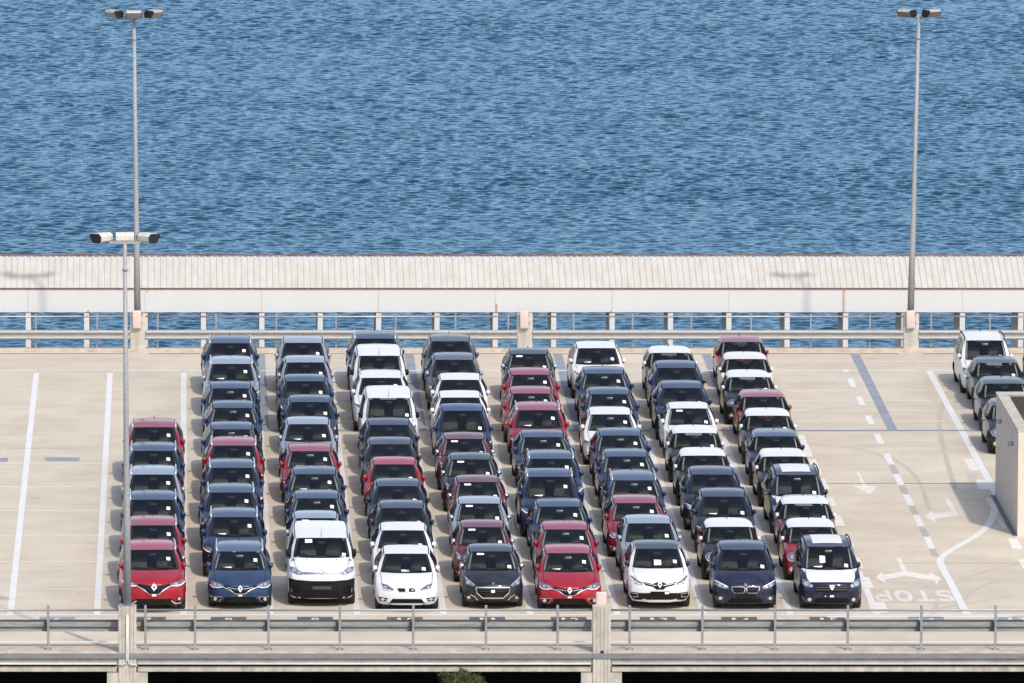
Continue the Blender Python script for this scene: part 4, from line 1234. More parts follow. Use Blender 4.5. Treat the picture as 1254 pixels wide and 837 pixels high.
    # sticker and papers on the glass / on the dashboard
    def ws_uv(s, f):
        x_ = (p['xb']+(p['xt']-p['xb'])*f)*s
        y_ = p['yc']+(p['yh']-p['yc'])*f + 0.17*(1-0.6*f)*s*s; z_ = p['zc']+(p['zh']-p['zc'])*f
        return x_, z_ + VK*y_
    s_, f_ = p.get('sticker', (0.66, 0.55))
    u, v = ws_uv(s_, f_)
    add('sticker', patch('sticker', [(u-0.052, v-0.04), (u+0.052, v-0.052), (u+0.052, v+0.04), (u-0.052, v+0.052)], wbvh, off=0.004, thick=0.003), 'paper')
    u, v = ws_uv(-0.52, 0.10)
    add('dash_paper', patch('dash_paper', [(u-0.14, v-0.014), (u+0.12, v-0.020), (u+0.15, v+0.022), (u-0.08, v+0.012)], wbvh, off=0.004, thick=0.003), 'paper', None, 'paper')
    if p.get('note'):
        u, v = ws_uv(*p['note'])
        a, b_ = p.get('note_size', (0.11, 0.04))
        add('paper_note', patch('note', [(u-a, v-b_), (u+a, v-b_*0.9), (u+a, v+b_), (u-a, v+b_*1.1)], wbvh, off=0.004, thick=0.003), 'paper', None, p.get('note_opt'))
    if p.get('film'):
        rb = make_bvh(G('roof'))
        bm = bmesh.new()
        rows = []
        for yy in np.linspace(p['yh']+0.36, p['yr']-0.2, 10):
            row = []
            for xx in np.linspace(-0.42, 0.42, 9):
                h = rb.ray_cast(Vector((xx, yy, 5)), Vector((0, 0, -1)))
                row.append(bm.verts.new(h[0]+Vector((0, 0, 0.008))))
            rows.append(row)
        for a in range(9):
            for b_ in range(8): bm.faces.new((rows[a][b_], rows[a][b_+1], rows[a+1][b_+1], rows[a+1][b_]))
        add('protective_film', bm_mesh(bm, 'film', True), 'film_white', roof, 'film')
    PARTS[key] = parts
named = {}

def S(pts, cx, gy_, sc):
    return [((x-cx)/sc, (gy_-y)/sc) for x, y in pts]
BASE = dict(zb=0.20, tail=0.12, four=True)
def P_(**k):
    d = dict(BASE); d.update(k); return d
B_ = dict(both=True)
def face_hatch():          # wide V grille with lozenge badge
    f = lambda pts: S(pts, 320, 822, 201)
    hl = [(-0.85, 0.86), (-0.80, 0.85), (-0.62, 0.79), (-0.47, 0.72), (-0.47, 0.665), (-0.62, 0.635), (-0.78, 0.66), (-0.84, 0.73)]
    return [
     ('headlight', hl, 'headlamp', dict(both=True, id='hl', off=0.010)),
     ('reflector', ellipse(-0.70, 0.735, 0.050, 0.040), 'reflector', dict(both=True, par='hl', off=0.016)),
     ('reflector', ellipse(-0.585, 0.715, 0.042, 0.036), 'reflector', dict(both=True, par='hl', off=0.016)),
     ('light_strip', line_poly([(-0.83, 0.74), (-0.76, 0.665), (-0.62, 0.645), (-0.48, 0.672)], 0.020), 'paper', dict(both=True, par='hl', off=0.016, cell=0.1)),
     ('grille', [(-0.47, 0.715), (-0.12, 0.665), (0.12, 0.665), (0.47, 0.715), (0.47, 0.675), (0.29, 0.60), (0.13, 0.485), (-0.13, 0.485), (-0.29, 0.60), (-0.47, 0.675)], 'grille_black', dict(id='gr', off=0.008)),
     ('grille_trim', line_poly([(-0.47, 0.66), (-0.29, 0.585), (-0.13, 0.470), (0.13, 0.470), (0.29, 0.585), (0.47, 0.66)], 0.020), 'chrome', dict(par='gr', off=0.016, cell=0.1)),
     ('grille_bar', line_poly([(-0.36, 0.655), (-0.10, 0.605)], 0.012), 'silver_plastic', dict(par='gr', off=0.014, cell=0.1, both=True)),
     ('emblem', [(0, 0.715), (0.072, 0.615), (0, 0.515), (-0.072, 0.615)], 'chrome', dict(id='em', off=0.024, par='gr')),
     ('emblem_centre', [(0, 0.665), (0.030, 0.615), (0, 0.565), (-0.030, 0.615)], 'grille_black', dict(off=0.030, par='gr')),
     ('badge_plate', [(-0.055, 0.445), (0.055, 0.445), (0.055, 0.405), (-0.055, 0.405)], 'paper', dict(off=0.012)),
     ('air_intake', [(-0.42, 0.385), (0.42, 0.385), (0.53, 0.235), (-0.53, 0.235)], 'grille_black', dict(id='in', off=0.008)),
     ('number_plate', [(-0.29, 0.345), (0.29, 0.345), (0.29, 0.245), (-0.29, 0.245)], 'black_plastic', dict(par='in', off=0.020)),
     ('fog_recess', [(-0.82, 0.40), (-0.50, 0.395), (-0.60, 0.275), (-0.76, 0.265)], 'grille_black', dict(both=True, id='fr', off=0.008)),
     ('fog_lamp', ellipse(-0.69, 0.335, 0.045, 0.045), 'reflector', dict(both=True, par='fr', off=0.016)),
     ('fog_trim', line_poly([(-0.80, 0.395), (-0.50, 0.385), (-0.58, 0.29)], 0.014), 'chrome', dict(both=True, par='fr', off=0.016, cell=0.1)),
     ('lower_lip', [(-0.60, 0.228), (0.60, 0.228), (0.56, 0.205), (-0.56, 0.205)], 'black_plastic', dict(off=0.01))]
def face_crossover():
    return [
     ('headlight', [(-0.885, 0.98), (-0.82, 0.97), (-0.60, 0.90), (-0.46, 0.85), (-0.48, 0.78), (-0.66, 0.775), (-0.85, 0.85)], 'headlamp', dict(both=True, id='hl', off=0.010)),
     ('reflector', ellipse(-0.62, 0.845, 0.055, 0.042), 'reflector', dict(both=True, par='hl', off=0.016)),
     ('light_strip', line_poly([(-0.87, 0.92), (-0.78, 0.83), (-0.64, 0.79), (-0.49, 0.80)], 0.028), 'paper', dict(both=True, par='hl', off=0.016, cell=0.1)),
     ('grille', [(-0.46, 0.855), (-0.12, 0.805), (0.12, 0.805), (0.46, 0.855), (0.47, 0.81), (0.28, 0.70), (0.13, 0.575), (-0.13, 0.575), (-0.28, 0.70), (-0.47, 0.81)], 'grille_black', dict(id='gr', off=0.008)),
     ('grille_trim', line_poly([(-0.48, 0.80), (-0.29, 0.69), (-0.13, 0.56), (0.13, 0.56), (0.29, 0.69), (0.48, 0.80)], 0.022), 'chrome', dict(par='gr', off=0.016, cell=0.1)),
     ('emblem', [(0, 0.87), (0.085, 0.755), (0, 0.64), (-0.085, 0.755)], 'chrome', dict(off=0.024, par='gr')),
     ('emblem_centre', [(0, 0.81), (0.034, 0.755), (0, 0.70), (-0.034, 0.755)], 'grille_black', dict(off=0.030, par='gr')),
     ('badge_plate', [(-0.06, 0.555), (0.06, 0.555), (0.06, 0.505), (-0.06, 0.505)], 'paper', dict(off=0.026)),
     ('bumper_trim', [(-0.50, 0.43), (0.50, 0.43), (0.60, 0.36), (0.83, 0.42), (0.85, 0.24), (-0.85, 0.24), (-0.83, 0.42), (-0.60, 0.36)], 'black_plastic', dict(id='bt', off=0.008)),
     ('skid_trim', [(-0.76, 0.345), (-0.62, 0.325), (-0.50, 0.385), (-0.47, 0.37), (-0.58, 0.285), (-0.74, 0.305)], 'silver_plastic', dict(both=True, par='bt', off=0.018)),
     ('fog_lamp', ellipse(-0.70, 0.435, 0.065, 0.065), 'grille_black', dict(both=True, id='fl', off=0.012)),
     ('fog_glass', ellipse(-0.70, 0.435, 0.042, 0.042), 'reflector', dict(both=True, par='fl', off=0.020))]
def face_small_crossover():
    return [
     ('headlight', [(-0.80, 1.00), (-0.765, 0.99), (-0.62, 0.86), (-0.47, 0.785), (-0.49, 0.735), (-0.68, 0.755), (-0.785, 0.89)], 'headlamp', dict(both=True, id='hl', off=0.010)),
     ('reflector', ellipse(-0.66, 0.825, 0.048, 0.04), 'reflector', dict(both=True, par='hl', off=0.016)),
     ('light_strip', line_poly([(-0.78, 0.93), (-0.70, 0.80), (-0.52, 0.755)], 0.022), 'paper', dict(both=True, par='hl', off=0.016, cell=0.1)),
     ('grille', [(-0.47, 0.815), (-0.20, 0.755), (-0.09, 0.80), (0.09, 0.80), (0.20, 0.755), (0.47, 0.815), (0.40, 0.72), (0.18, 0.665), (0.10, 0.595), (-0.10, 0.595), (-0.18, 0.665), (-0.40, 0.72)], 'grille_black', dict(id='gr', off=0.008)),
     ('grille_bar', line_poly([(-0.42, 0.775), (-0.10, 0.705)], 0.015), 'chrome', dict(par='gr', off=0.014, cell=0.1, both=True)),
     ('emblem', [(0, 0.835), (0.068, 0.735), (0, 0.635), (-0.068, 0.735)], 'chrome', dict(off=0.024, par='gr')),
     ('emblem_centre', [(0, 0.785), (0.028, 0.735), (0, 0.685), (-0.028, 0.735)], 'grille_black', dict(off=0.030, par='gr')),
     ('bumper_trim', [(-0.80, 0.54), (-0.55, 0.50), (0.55, 0.50), (0.80, 0.54), (0.82, 0.40), (0.68, 0.31), (-0.68, 0.31), (-0.82, 0.40)], 'black_plastic', dict(id='bt', off=0.008)),
     ('number_plate', [(-0.26, 0.545), (0.26, 0.545), (0.26, 0.445), (-0.26, 0.445)], 'grille_black', dict(par='bt', off=0.024)),
     ('badge_plate', [(0.14, 0.525), (0.25, 0.525), (0.25, 0.475), (0.14, 0.475)], 'paper', dict(off=0.030)),
     ('fog_trim', line_poly([(-0.78, 0.505), (-0.60, 0.475), (-0.60, 0.40), (-0.74, 0.395)], 0.016), 'silver_plastic', dict(both=True, par='bt', off=0.018, cell=0.1)),
     ('skid_trim', [(-0.48, 0.345), (-0.30, 0.305), (0.30, 0.305), (0.48, 0.345), (0.45, 0.245), (-0.45, 0.245)], 'skid', dict(off=0.016))]
def face_spanish():       # white hatch: slim trapezoid grille, big lower slot
    f = lambda pts: S(pts, 297, 820, 201)
    return [
     ('headlight', [(-0.74, 0.83), (-0.57, 0.795), (-0.36, 0.66), (-0.42, 0.615), (-0.67, 0.645)], 'headlamp', dict(both=True, id='hl', off=0.010)),
     ('reflector', ellipse(-0.60, 0.715, 0.055, 0.045), 'reflector', dict(both=True, par='hl', off=0.016)),
     ('light_strip', line_poly([(-0.72, 0.80), (-0.66, 0.665), (-0.43, 0.63)], 0.018), 'paper', dict(both=True, par='hl', off=0.016, cell=0.1)),
     ('grille', [(-0.29, 0.685), (0.29, 0.685), (0.215, 0.585), (-0.215, 0.585)], 'grille_black', dict(id='gr', off=0.010)),
     ('grille_trim', line_poly([(-0.29, 0.690), (0.29, 0.690), (0.215, 0.578), (-0.215, 0.578), (-0.29, 0.690)], 0.012), 'silver_plastic', dict(par='gr', off=0.016, cell=0.1)),
     ('emblem', [(-0.05, 0.675), (0.05, 0.675), (0.05, 0.642), (-0.012, 0.642), (0.05, 0.628), (0.05, 0.595), (-0.05, 0.595), (-0.05, 0.628), (0.012, 0.634), (-0.05, 0.645)], 'chrome', dict(off=0.022, par='gr')),
     ('trim_badge', [(0.13, 0.655), (0.20, 0.655), (0.18, 0.63), (0.11, 0.63)], 'silver_plastic', dict(off=0.020, par='gr')),
     ('air_intake', [(-0.40, 0.395), (0.40, 0.395), (0.50, 0.275), (-0.50, 0.275)], 'grille_black', dict(id='in', off=0.008)),
     ('intake_bar', line_poly([(-0.44, 0.335), (0.44, 0.335)], 0.012), 'black_plastic', dict(par='in', off=0.016, cell=0.1)),
     ('fog_recess', [(-0.80, 0.455), (-0.53, 0.41), (-0.60, 0.325), (-0.755, 0.335)], 'grille_black', dict(both=True, id='fr', off=0.008)),
     ('fog_lamp', ellipse(-0.67, 0.385, 0.05, 0.035), 'reflector', dict(both=True, par='fr', off=0.016)),
     ('fog_bar', line_poly([(-0.76, 0.40), (-0.56, 0.375)], 0.012), 'silver_plastic', dict(both=True, par='fr', off=0.018, cell=0.1)),
     ('lower_lip', [(-0.62, 0.226), (0.62, 0.226), (0.56, 0.205), (-0.56, 0.205)], 'black_plastic', dict(off=0.01))]
def face_lion():
    gr = [(-0.47, 0.645), (0.47, 0.645), (0.43, 0.48), (0.28, 0.35), (-0.25, 0.35), (-0.38, 0.45)]
    gr = [(-0.47, 0.645), (0.47, 0.645), (0.44, 0.49), (0.28, 0.35), (-0.28, 0.35), (-0.44, 0.49)]
    out = [
     ('headlight', [(-0.785, 0.985), (-0.70, 0.905), (-0.48, 0.70), (-0.54, 0.665), (-0.75, 0.74)], 'headlamp', dict(both=True, id='hl', off=0.010)),
     ('reflector', ellipse(-0.68, 0.785, 0.055, 0.05), 'reflector', dict(both=True, par='hl', off=0.016)),
     ('light_strip', line_poly([(-0.77, 0.93), (-0.66, 0.825), (-0.51, 0.705)], 0.030), 'reflector', dict(both=True, par='hl', off=0.018, cell=0.1)),
     ('grille', gr, 'grille_black', dict(id='gr', off=0.010)),
     ('grille_trim', line_poly(gr+[gr[0]], 0.030), 'chrome', dict(par='gr', off=0.020, cell=0.1))]
    for k in range(4):
        z = 0.595 - 0.06*k; x = 0.40 - 0.055*k
        out.append(('grille_bar', line_poly([(-x, z), (x, z)], 0.010), 'trim_dark', dict(par='gr', off=0.018, cell=0.1)))
    out += [
     ('number_plate', [(-0.05, 0.575), (0.05, 0.575), (0.05, 0.505), (-0.05, 0.505)], 'paper', dict(off=0.026)),
     ('emblem', [(-0.03, 0.735), (0.0, 0.80), (0.02, 0.775), (0.05, 0.765), (0.03, 0.745), (0.045, 0.725), (0.01, 0.728), (-0.01, 0.712)], 'chrome', dict(off=0.020)),
     ('fog_lamp', ellipse(-0.665, 0.37, 0.045, 0.04), 'reflector', dict(both=True, off=0.014)),
     ('fog_trim', line_poly([(-0.62, 0.445), (-0.50, 0.385), (-0.42, 0.29)], 0.022), 'chrome', dict(both=True, off=0.014, cell=0.1)),
     ('air_intake', [(-0.55, 0.27), (0.55, 0.27), (0.52, 0.225), (-0.52, 0.225)], 'grille_black', dict(off=0.01))]
    return out
def face_kidney():
    kd = [(-0.385, 0.70), (-0.10, 0.705), (-0.015, 0.665), (-0.04, 0.55), (-0.09, 0.53), (-0.31, 0.53), (-0.365, 0.60)]
    return [
     ('headlight', [(-0.85, 0.925), (-0.76, 0.85), (-0.465, 0.70), (-0.48, 0.64), (-0.70, 0.67), (-0.84, 0.78)], 'headlamp', dict(both=True, id='hl', off=0.010)),
     ('reflector', ellipse(-0.70, 0.755, 0.058, 0.048), 'reflector', dict(both=True, par='hl', off=0.016)),
     ('reflector', ellipse(-0.575, 0.70, 0.045, 0.036), 'reflector', dict(both=True, par='hl', off=0.016)),
     ('light_strip', line_poly([(-0.83, 0.89), (-0.74, 0.83), (-0.49, 0.70)], 0.020), 'paper', dict(both=True, par='hl', off=0.018, cell=0.1)),
     ('grille', kd, 'grille_black', dict(both=True, id='gr', off=0.012)),
     ('grille_trim', line_poly(kd+[kd[0]], 0.014), 'chrome', dict(both=True, par='gr', off=0.020, cell=0.1)),
     ('emblem', ellipse(0, 0.765, 0.038, 0.036), 'chrome', dict(id='em', off=0.016)),
     ('emblem_field', [(0, 0.765), (0.028, 0.765), (0.020, 0.785), (0, 0.792)], 'paint_royal', dict(par='em', off=0.022)),
     ('emblem_field', [(0, 0.765), (-0.028, 0.765), (-0.020, 0.745), (0, 0.738)], 'paint_royal', dict(par='em', off=0.022)),
     ('number_plate', [(-0.26, 0.51), (0.26, 0.51), (0.26, 0.40), (-0.26, 0.40)], 'black_plastic', dict(off=0.016)),
     ('air_intake', [(-0.40, 0.385), (0.40, 0.385), (0.50, 0.255), (-0.50, 0.255)], 'grille_black', dict(id='in', off=0.008)),
     ('intake_bar', line_poly([(-0.46, 0.32), (0.46, 0.32)], 0.012), 'black_plastic', dict(par='in', off=0.016, cell=0.1)),
     ('side_intake', [(-0.80, 0.46), (-0.56, 0.43), (-0.58, 0.33), (-0.76, 0.32)], 'trim_dark', dict(both=True, id='si', off=0.006)),
     ('fog_lamp', ellipse(-0.69, 0.385, 0.048, 0.042), 'reflector', dict(both=True, par='si', off=0.014))]
def face_carrier():
    return [
     ('headlight', [(-0.80, 0.95), (-0.68, 0.90), (-0.50, 0.74), (-0.56, 0.675), (-0.74, 0.72), (-0.80, 0.80)], 'headlamp', dict(both=True, id='hl', off=0.010)),
     ('reflector', ellipse(-0.69, 0.80, 0.075, 0.066), 'reflector', dict(both=True, par='hl', off=0.016)),
     ('reflector', ellipse(-0.57, 0.735, 0.04, 0.036), 'reflector', dict(both=True, par='hl', off=0.016)),
     ('grille', [(-0.48, 0.735), (-0.07, 0.755), (0.07, 0.755), (0.48, 0.735), (0.44, 0.575), (0.08, 0.545), (-0.08, 0.545), (-0.44, 0.575)], 'grille_black', dict(id='gr', off=0.010)),
     ('grille_bar', line_poly([(-0.45, 0.69), (-0.05, 0.70)], 0.014), 'trim_seat', dict(both=True, par='gr', off=0.018, cell=0.1)),
     ('grille_bar', line_poly([(-0.44, 0.625), (-0.05, 0.625)], 0.014), 'trim_seat', dict(both=True, par='gr', off=0.018, cell=0.1)),
     ('emblem', [(-0.07, 0.755), (0.07, 0.755), (0.055, 0.675), (0, 0.605), (-0.055, 0.675)], 'chrome', dict(off=0.026, par='gr')),
     ('emblem_centre', [(-0.025, 0.728), (0.025, 0.728), (0, 0.665)], 'grille_black', dict(off=0.032, par='gr')),
     ('number_plate', [(-0.055, 0.47), (0.055, 0.47), (0.055, 0.42), (-0.055, 0.42)], 'paper', dict(off=0.016)),
     ('tow_cover', ellipse(-0.18, 0.445, 0.018, 0.018, 8), 'paper', dict(off=0.014)),
     ('tow_cover', ellipse(0.17, 0.44, 0.018, 0.018, 8), 'tail_red', dict(off=0.014)),
     ('air_intake', [(-0.42, 0.395), (0.42, 0.395), (0.52, 0.26), (-0.52, 0.26)], 'grille_black', dict(id='in', off=0.008)),
     ('intake_bar', line_poly([(-0.48, 0.33), (0.48, 0.33)], 0.016), 'black_plastic', dict(par='in', off=0.016, cell=0.1)),
     ('fog_lamp', ellipse(-0.61, 0.35, 0.055, 0.048), 'reflector', dict(both=True, off=0.014))]
def face_van():
    return [
     ('headlight', [(-0.90, 1.19), (-0.74, 1.14), (-0.55, 1.01), (-0.56, 0.94), (-0.70, 0.955), (-0.87, 1.04)], 'headlamp', dict(both=True, id='hl', off=0.010)),
     ('reflector', ellipse(-0.76, 1.07, 0.075, 0.055), 'reflector', dict(both=True, par='hl', off=0.016)),
     ('reflector', ellipse(-0.635, 1.005, 0.055, 0.040), 'reflector', dict(both=True, par='hl', off=0.016)),
     ('grille', [(-0.54, 1.015), (0.54, 1.015), (0.54, 0.955), (-0.54, 0.955)], 'trim_dark', dict(id='gr', off=0.008)),
     ('grille_bar', line_poly([(-0.55, 1.005), (-0.10, 1.005), (0, 1.065), (0.10, 1.005), (0.55, 1.005)], 0.020), 'chrome', dict(par='gr', off=0.018, cell=0.1)),
     ('grille_bar', line_poly([(-0.54, 0.965), (-0.11, 0.955), (0, 1.005), (0.11, 0.955), (0.54, 0.965)], 0.022), 'chrome', dict(par='gr', off=0.020, cell=0.1)),
     ('bumper', [(-0.92, 0.86), (-0.72, 0.80), (-0.30, 0.765), (0.30, 0.765), (0.72, 0.80), (0.92, 0.86), (0.90, 0.40), (0.66, 0.28), (-0.66, 0.28), (-0.90, 0.40)], 'black_plastic', dict(id='bu', off=0.012)),
     ('air_intake', [(-0.34, 0.74), (0.34, 0.74), (0.36, 0.66), (-0.36, 0.66)], 'grille_black', dict(par='bu', off=0.020)),
     ('air_intake', [(-0.47, 0.50), (0.47, 0.50), (0.50, 0.36), (-0.50, 0.36)], 'grille_black', dict(par='bu', off=0.020, id='in')),
     ('intake_bar', line_poly([(-0.48, 0.43), (0.48, 0.43)], 0.016), 'black_plastic', dict(par='bu', off=0.026, cell=0.1)),
     ('number_plate', [(-0.26, 0.62), (0.26, 0.62), (0.26, 0.53), (-0.26, 0.53)], 'trim_dark', dict(par='bu', off=0.024)),
     ('fog_recess', [(-0.86, 0.66), (-0.60, 0.64), (-0.60, 0.42), (-0.80, 0.44)], 'grille_black', dict(both=True, par='bu', off=0.020)),
     ('washer_nozzle', [(-0.44, 1.375), (-0.40, 1.375), (-0.40, 1.36), (-0.44, 1.36)], 'grille_black', dict(both=True, off=0.012))]
def face_small_van():
    return [
     ('headlight', [(-0.82, 1.08), (-0.72, 1.04), (-0.52, 0.90), (-0.53, 0.82), (-0.70, 0.83), (-0.80, 0.92)], 'headlamp', dict(both=True, id='hl', off=0.010)),
     ('reflector', ellipse(-0.68, 0.93, 0.07, 0.06), 'reflector', dict(both=True, par='hl', off=0.016)),
     ('grille', [(-0.50, 0.88), (0.50, 0.88), (0.40, 0.74), (-0.40, 0.74)], 'grille_black', dict(id='gr', off=0.008)),
     ('emblem', [(0, 0.92), (0.075, 0.81), (0, 0.70), (-0.075, 0.81)], 'chrome', dict(off=0.022, par='gr')),
     ('emblem_centre', [(0, 0.865), (0.03, 0.81), (0, 0.755), (-0.03, 0.81)], 'grille_black', dict(off=0.028, par='gr')),
     ('bumper', [(-0.85, 0.62), (-0.5, 0.58), (0.5, 0.58), (0.85, 0.62), (0.85, 0.28), (-0.85, 0.28)], 'black_plastic', dict(id='bu', off=0.010)),
     ('fog_lamp', ellipse(-0.66, 0.43, 0.05, 0.05), 'reflector', dict(both=True, par='bu', off=0.018))]
def face_round():
    gr = [(-0.40, 0.615), (0.40, 0.615), (0.50, 0.50), (0.42, 0.30), (-0.42, 0.30), (-0.50, 0.50)]
    out = [
     ('headlight', ellipse(-0.615, 0.745, 0.145, 0.135, 18), 'chrome', dict(both=True, id='hl', off=0.014)),
     ('lamp_glass', ellipse(-0.615, 0.745, 0.118, 0.108, 16), 'headlamp', dict(both=True, par='hl', off=0.020)),
     ('reflector', ellipse(-0.615, 0.745, 0.062, 0.058), 'reflector', dict(both=True, par='hl', off=0.026)),
     ('grille', gr, 'grille_black', dict(id='gr', off=0.010)),
     ('grille_trim', line_poly(gr+[gr[0]], 0.026), 'chrome', dict(par='gr', off=0.018, cell=0.1)),
     ('grille_bar', line_poly([(-0.46, 0.53), (0.46, 0.53)], 0.016), 'chrome', dict(par='gr', off=0.016, cell=0.1)),
     ('grille_bar', line_poly([(-0.46, 0.44), (0.46, 0.44)], 0.03), 'black_plastic', dict(par='gr', off=0.018, cell=0.1)),
     ('number_plate', [(-0.26, 0.43), (0.26, 0.43), (0.26, 0.32), (-0.26, 0.32)], 'black_plastic', dict(par='gr', off=0.024)),
     ('fog_lamp', ellipse(-0.625, 0.40, 0.075, 0.070), 'chrome', dict(both=True, id='fl', off=0.012)),
     ('fog_glass', ellipse(-0.625, 0.40, 0.052, 0.050), 'reflector', dict(both=True, par='fl', off=0.018)),
     ('emblem', ellipse(0, 0.70, 0.05, 0.022), 'chrome', dict(off=0.014)),
     ('bumper_trim', [(-0.74, 0.285), (0.74, 0.285), (0.70, 0.215), (-0.70, 0.215)], 'black_plastic', dict(off=0.008))]
    return out

MODELS = {
 'hatch':  P_(W=1.81, L=4.36, H=1.450, zl=0.745, zc=0.995, zh=1.385, yc=1.12, yh=2.02, yr=3.92, zrr=1.385, zbf=0.93, zbr=1.00, xb=0.735, xt=0.60, xr=0.675, ax=0.86, rx=0.83, sticker=(0.66, 0.50), face=face_hatch()),
 'estate': P_(W=1.81, L=4.62, H=1.455, zl=0.745, zc=0.995, zh=1.385, yc=1.12, yh=2.02, yr=4.30, zrr=1.40, zbf=0.93, zbr=0.98, xb=0.735, xt=0.60, xr=0.675, ax=0.86, rx=1.05, sticker=(0.66, 0.50), rails='silver_plastic', face=face_hatch()),
 'crossover': P_(rvm='trim_dark', W=1.836, L=4.45, H=1.605, zb=0.24, zl=0.885, zc=1.105, zh=1.535, yc=1.08, yh=1.96, yr=4.02, zrr=1.545, zbf=1.03, zbr=1.12, xb=0.735, xt=0.615, xr=0.69, ax=0.90, rx=0.90, wr=0.345, ra=0.38, sticker=(0.66, 0.52), rails='silver_plastic', cladding=True, pale=False, face=face_crossover()),
 'small_crossover': P_(rvm='trim_dark', W=1.778, L=4.12, H=1.560, zb=0.23, zl=0.865, zc=1.075, zh=1.49, yc=0.98, yh=1.84, yr=3.70, zrr=1.49, zbf=1.01, zbr=1.10, xb=0.72, xt=0.60, xr=0.675, ax=0.85, rx=0.67, wr=0.335, ra=0.37, sticker=(0.70, 0.30), cladding=True, pale=False, note=(-0.02, 0.26), note_size=(0.10, 0.075), note_opt='note', face=face_small_crossover()),
 'sport_hatch': P_(rvm='trim_dark', W=1.816, L=4.26, H=1.455, zl=0.735, zc=0.985, zh=1.385, yc=1.10, yh=2.00, yr=3.84, zrr=1.375, zbf=0.92, zbr=1.00, xb=0.735, xt=0.595, xr=0.67, ax=0.86, rx=0.78, sticker=(0.68, 0.16), pale=False, note=(-0.05, 0.08), note_size=(0.11, 0.025), note_opt='note', face=face_spanish()),
 'small_hatch': P_(rvm='trim_dark', W=1.739, L=3.97, H=1.460, zl=0.76, zc=1.00, zh=1.40, yc=1.00, yh=1.88, yr=3.58, zrr=1.39, zbf=0.93, zbr=1.02, xb=0.70, xt=0.575, xr=0.65, ax=0.82, rx=0.61, sticker=(0.72, 0.14), handle='paint', note=(-0.52, 0.84), note_size=(0.10, 0.025), face=face_lion()),
 'compact_carrier': P_(W=1.80, L=4.34, H=1.555, zl=0.80, zc=1.035, zh=1.48, yc=1.02, yh=1.94, yr=3.86, zrr=1.49, zbf=0.98, zbr=1.06, xb=0.735, xt=0.60, xr=0.675, ax=0.85, rx=0.82, sticker=(0.72, 0.14), pale=False, rvm='trim_dark', face=face_kidney()),
 'people_carrier': P_(W=1.751, L=4.50, H=1.66, zl=0.83, zc=1.06, zh=1.585, yc=1.02, yh=1.86, yr=4.16, zrr=1.60, zbf=1.00, zbr=1.06, xb=0.68, xt=0.60, xr=0.675, ax=0.84, rx=0.85, sticker=(0.70, 0.14), rails='black_plastic', film=True, note=(-0.30, 0.42), note_size=(0.075, 0.10), note_opt='note', mirror=(0.085, 0.07, 0.085), face=face_carrier()),
 'van': P_(W=1.92, L=4.60, H=1.895, zb=0.25, zl=1.075, zc=1.335, zh=1.79, yc=0.74, yh=1.42, yr=4.42, zrr=1.85, zbf=1.22, zbr=1.24, xb=0.80, xt=0.70, xr=0.775, ax=0.88, rx=0.80, wr=0.335, ra=0.37, set=0.24, tail=0.04, xe=0.99, windows=(3, 4, 5), sticker=(0.80, 0.10), mirror=(0.10, 0.08, 0.125), mzo=0.05, aerial='front', note=(-0.50, 0.82), note_size=(0.10, 0.05), handle='black_plastic', rvm='trim_dark', pale=False, face=face_van()),
 'small_van': P_(rvm='trim_dark', W=1.829, L=4.28, H=1.82, zb=0.23, zl=0.93, zc=1.175, zh=1.70, yc=0.84, yh=1.62, yr=4.10, zrr=1.77, zbf=1.09, zbr=1.12, xb=0.73, xt=0.655, xr=0.735, ax=0.86, rx=0.72, wr=0.325, ra=0.36, set=0.26, tail=0.05, xe=0.99, windows=(3, 4, 5), sticker=(0.76, 0.12), mirror=(0.10, 0.08, 0.10), aerial='front', handle='black_plastic', face=face_small_van()),
 'mini': P_(W=1.727, L=3.84, H=1.420, zl=0.785, zc=0.985, zh=1.375, yc=1.10, yh=1.68, yr=3.48, zrr=1.385, zbf=0.93, zbr=0.98, xb=0.685, xt=0.60, xr=0.675, ax=0.75, rx=0.60, nose=0.86, sticker=(0.74, 0.10), floating=True, black_pillars=True, cladding=True, four=False, spokes=7, me=0.9, mirror=(0.095, 0.075, 0.085), pale=True, rvm='trim_dark', face=face_round()),
}
MODELS['tall_carrier'] = dict(MODELS['compact_carrier'], H=1.645, zh=1.57, yh=2.0, zc=1.05, face=face_kidney())
MODELS['large_crossover'] = dict(MODELS['crossover'], H=1.69, zh=1.615, W=1.85, face=face_crossover())
for key, p in MODELS.items():
    if p: named.clear(); build_model(key, p)

PAINTED = {'paint': 0, 'roof': 1, 'bonnet': 2, 'mirror': 3}
def place_car(key, px, py, colours, label, cat, group, opts=(), yaw=0.0):
    p = MODELS[key]
    w0 = at(px, py, p['zh'])
    yw = R(yaw)
    off = p['yh'] - p['L']/2
    loc = Vector((w0.x + math.sin(yw)*off, w0.y - math.cos(yw)*off, 0))
    o = empty('parked_car' if 'van' not in key else 'parked_van', loc, yw)
    tag(o, label, cat, group)
    objs = []
    body, roof, bonnet, mirror_ = colours
    cm = {'paint': body, 'roof': roof, 'bonnet': bonnet, 'mirror': mirror_, 'skid': 'paint_white' if body == 'paint_white' else 'silver_plastic'}
    skip = set()
    for i, d in enumerate(PARTS[key]):
        if d['opt'] and d['opt'] not in opts: objs.append(None); continue
        if d['name'] == 'roof_rail' and 'norails' in opts: objs.append(None); continue
        ob = bpy.data.objects.new(d['name'], d['me']); COL.objects.link(ob)
        ob.parent = o if d['parent'] is None else objs[d['parent']]
        if 'loc' in d: ob.location = d['loc']
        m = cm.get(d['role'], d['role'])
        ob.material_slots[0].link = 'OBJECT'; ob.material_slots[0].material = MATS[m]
        if d['name'] == 'bonnet' and bonnet != body: ob['label'] = 'white protective film over the bonnet'
        objs.append(ob)
    return o, loc, p

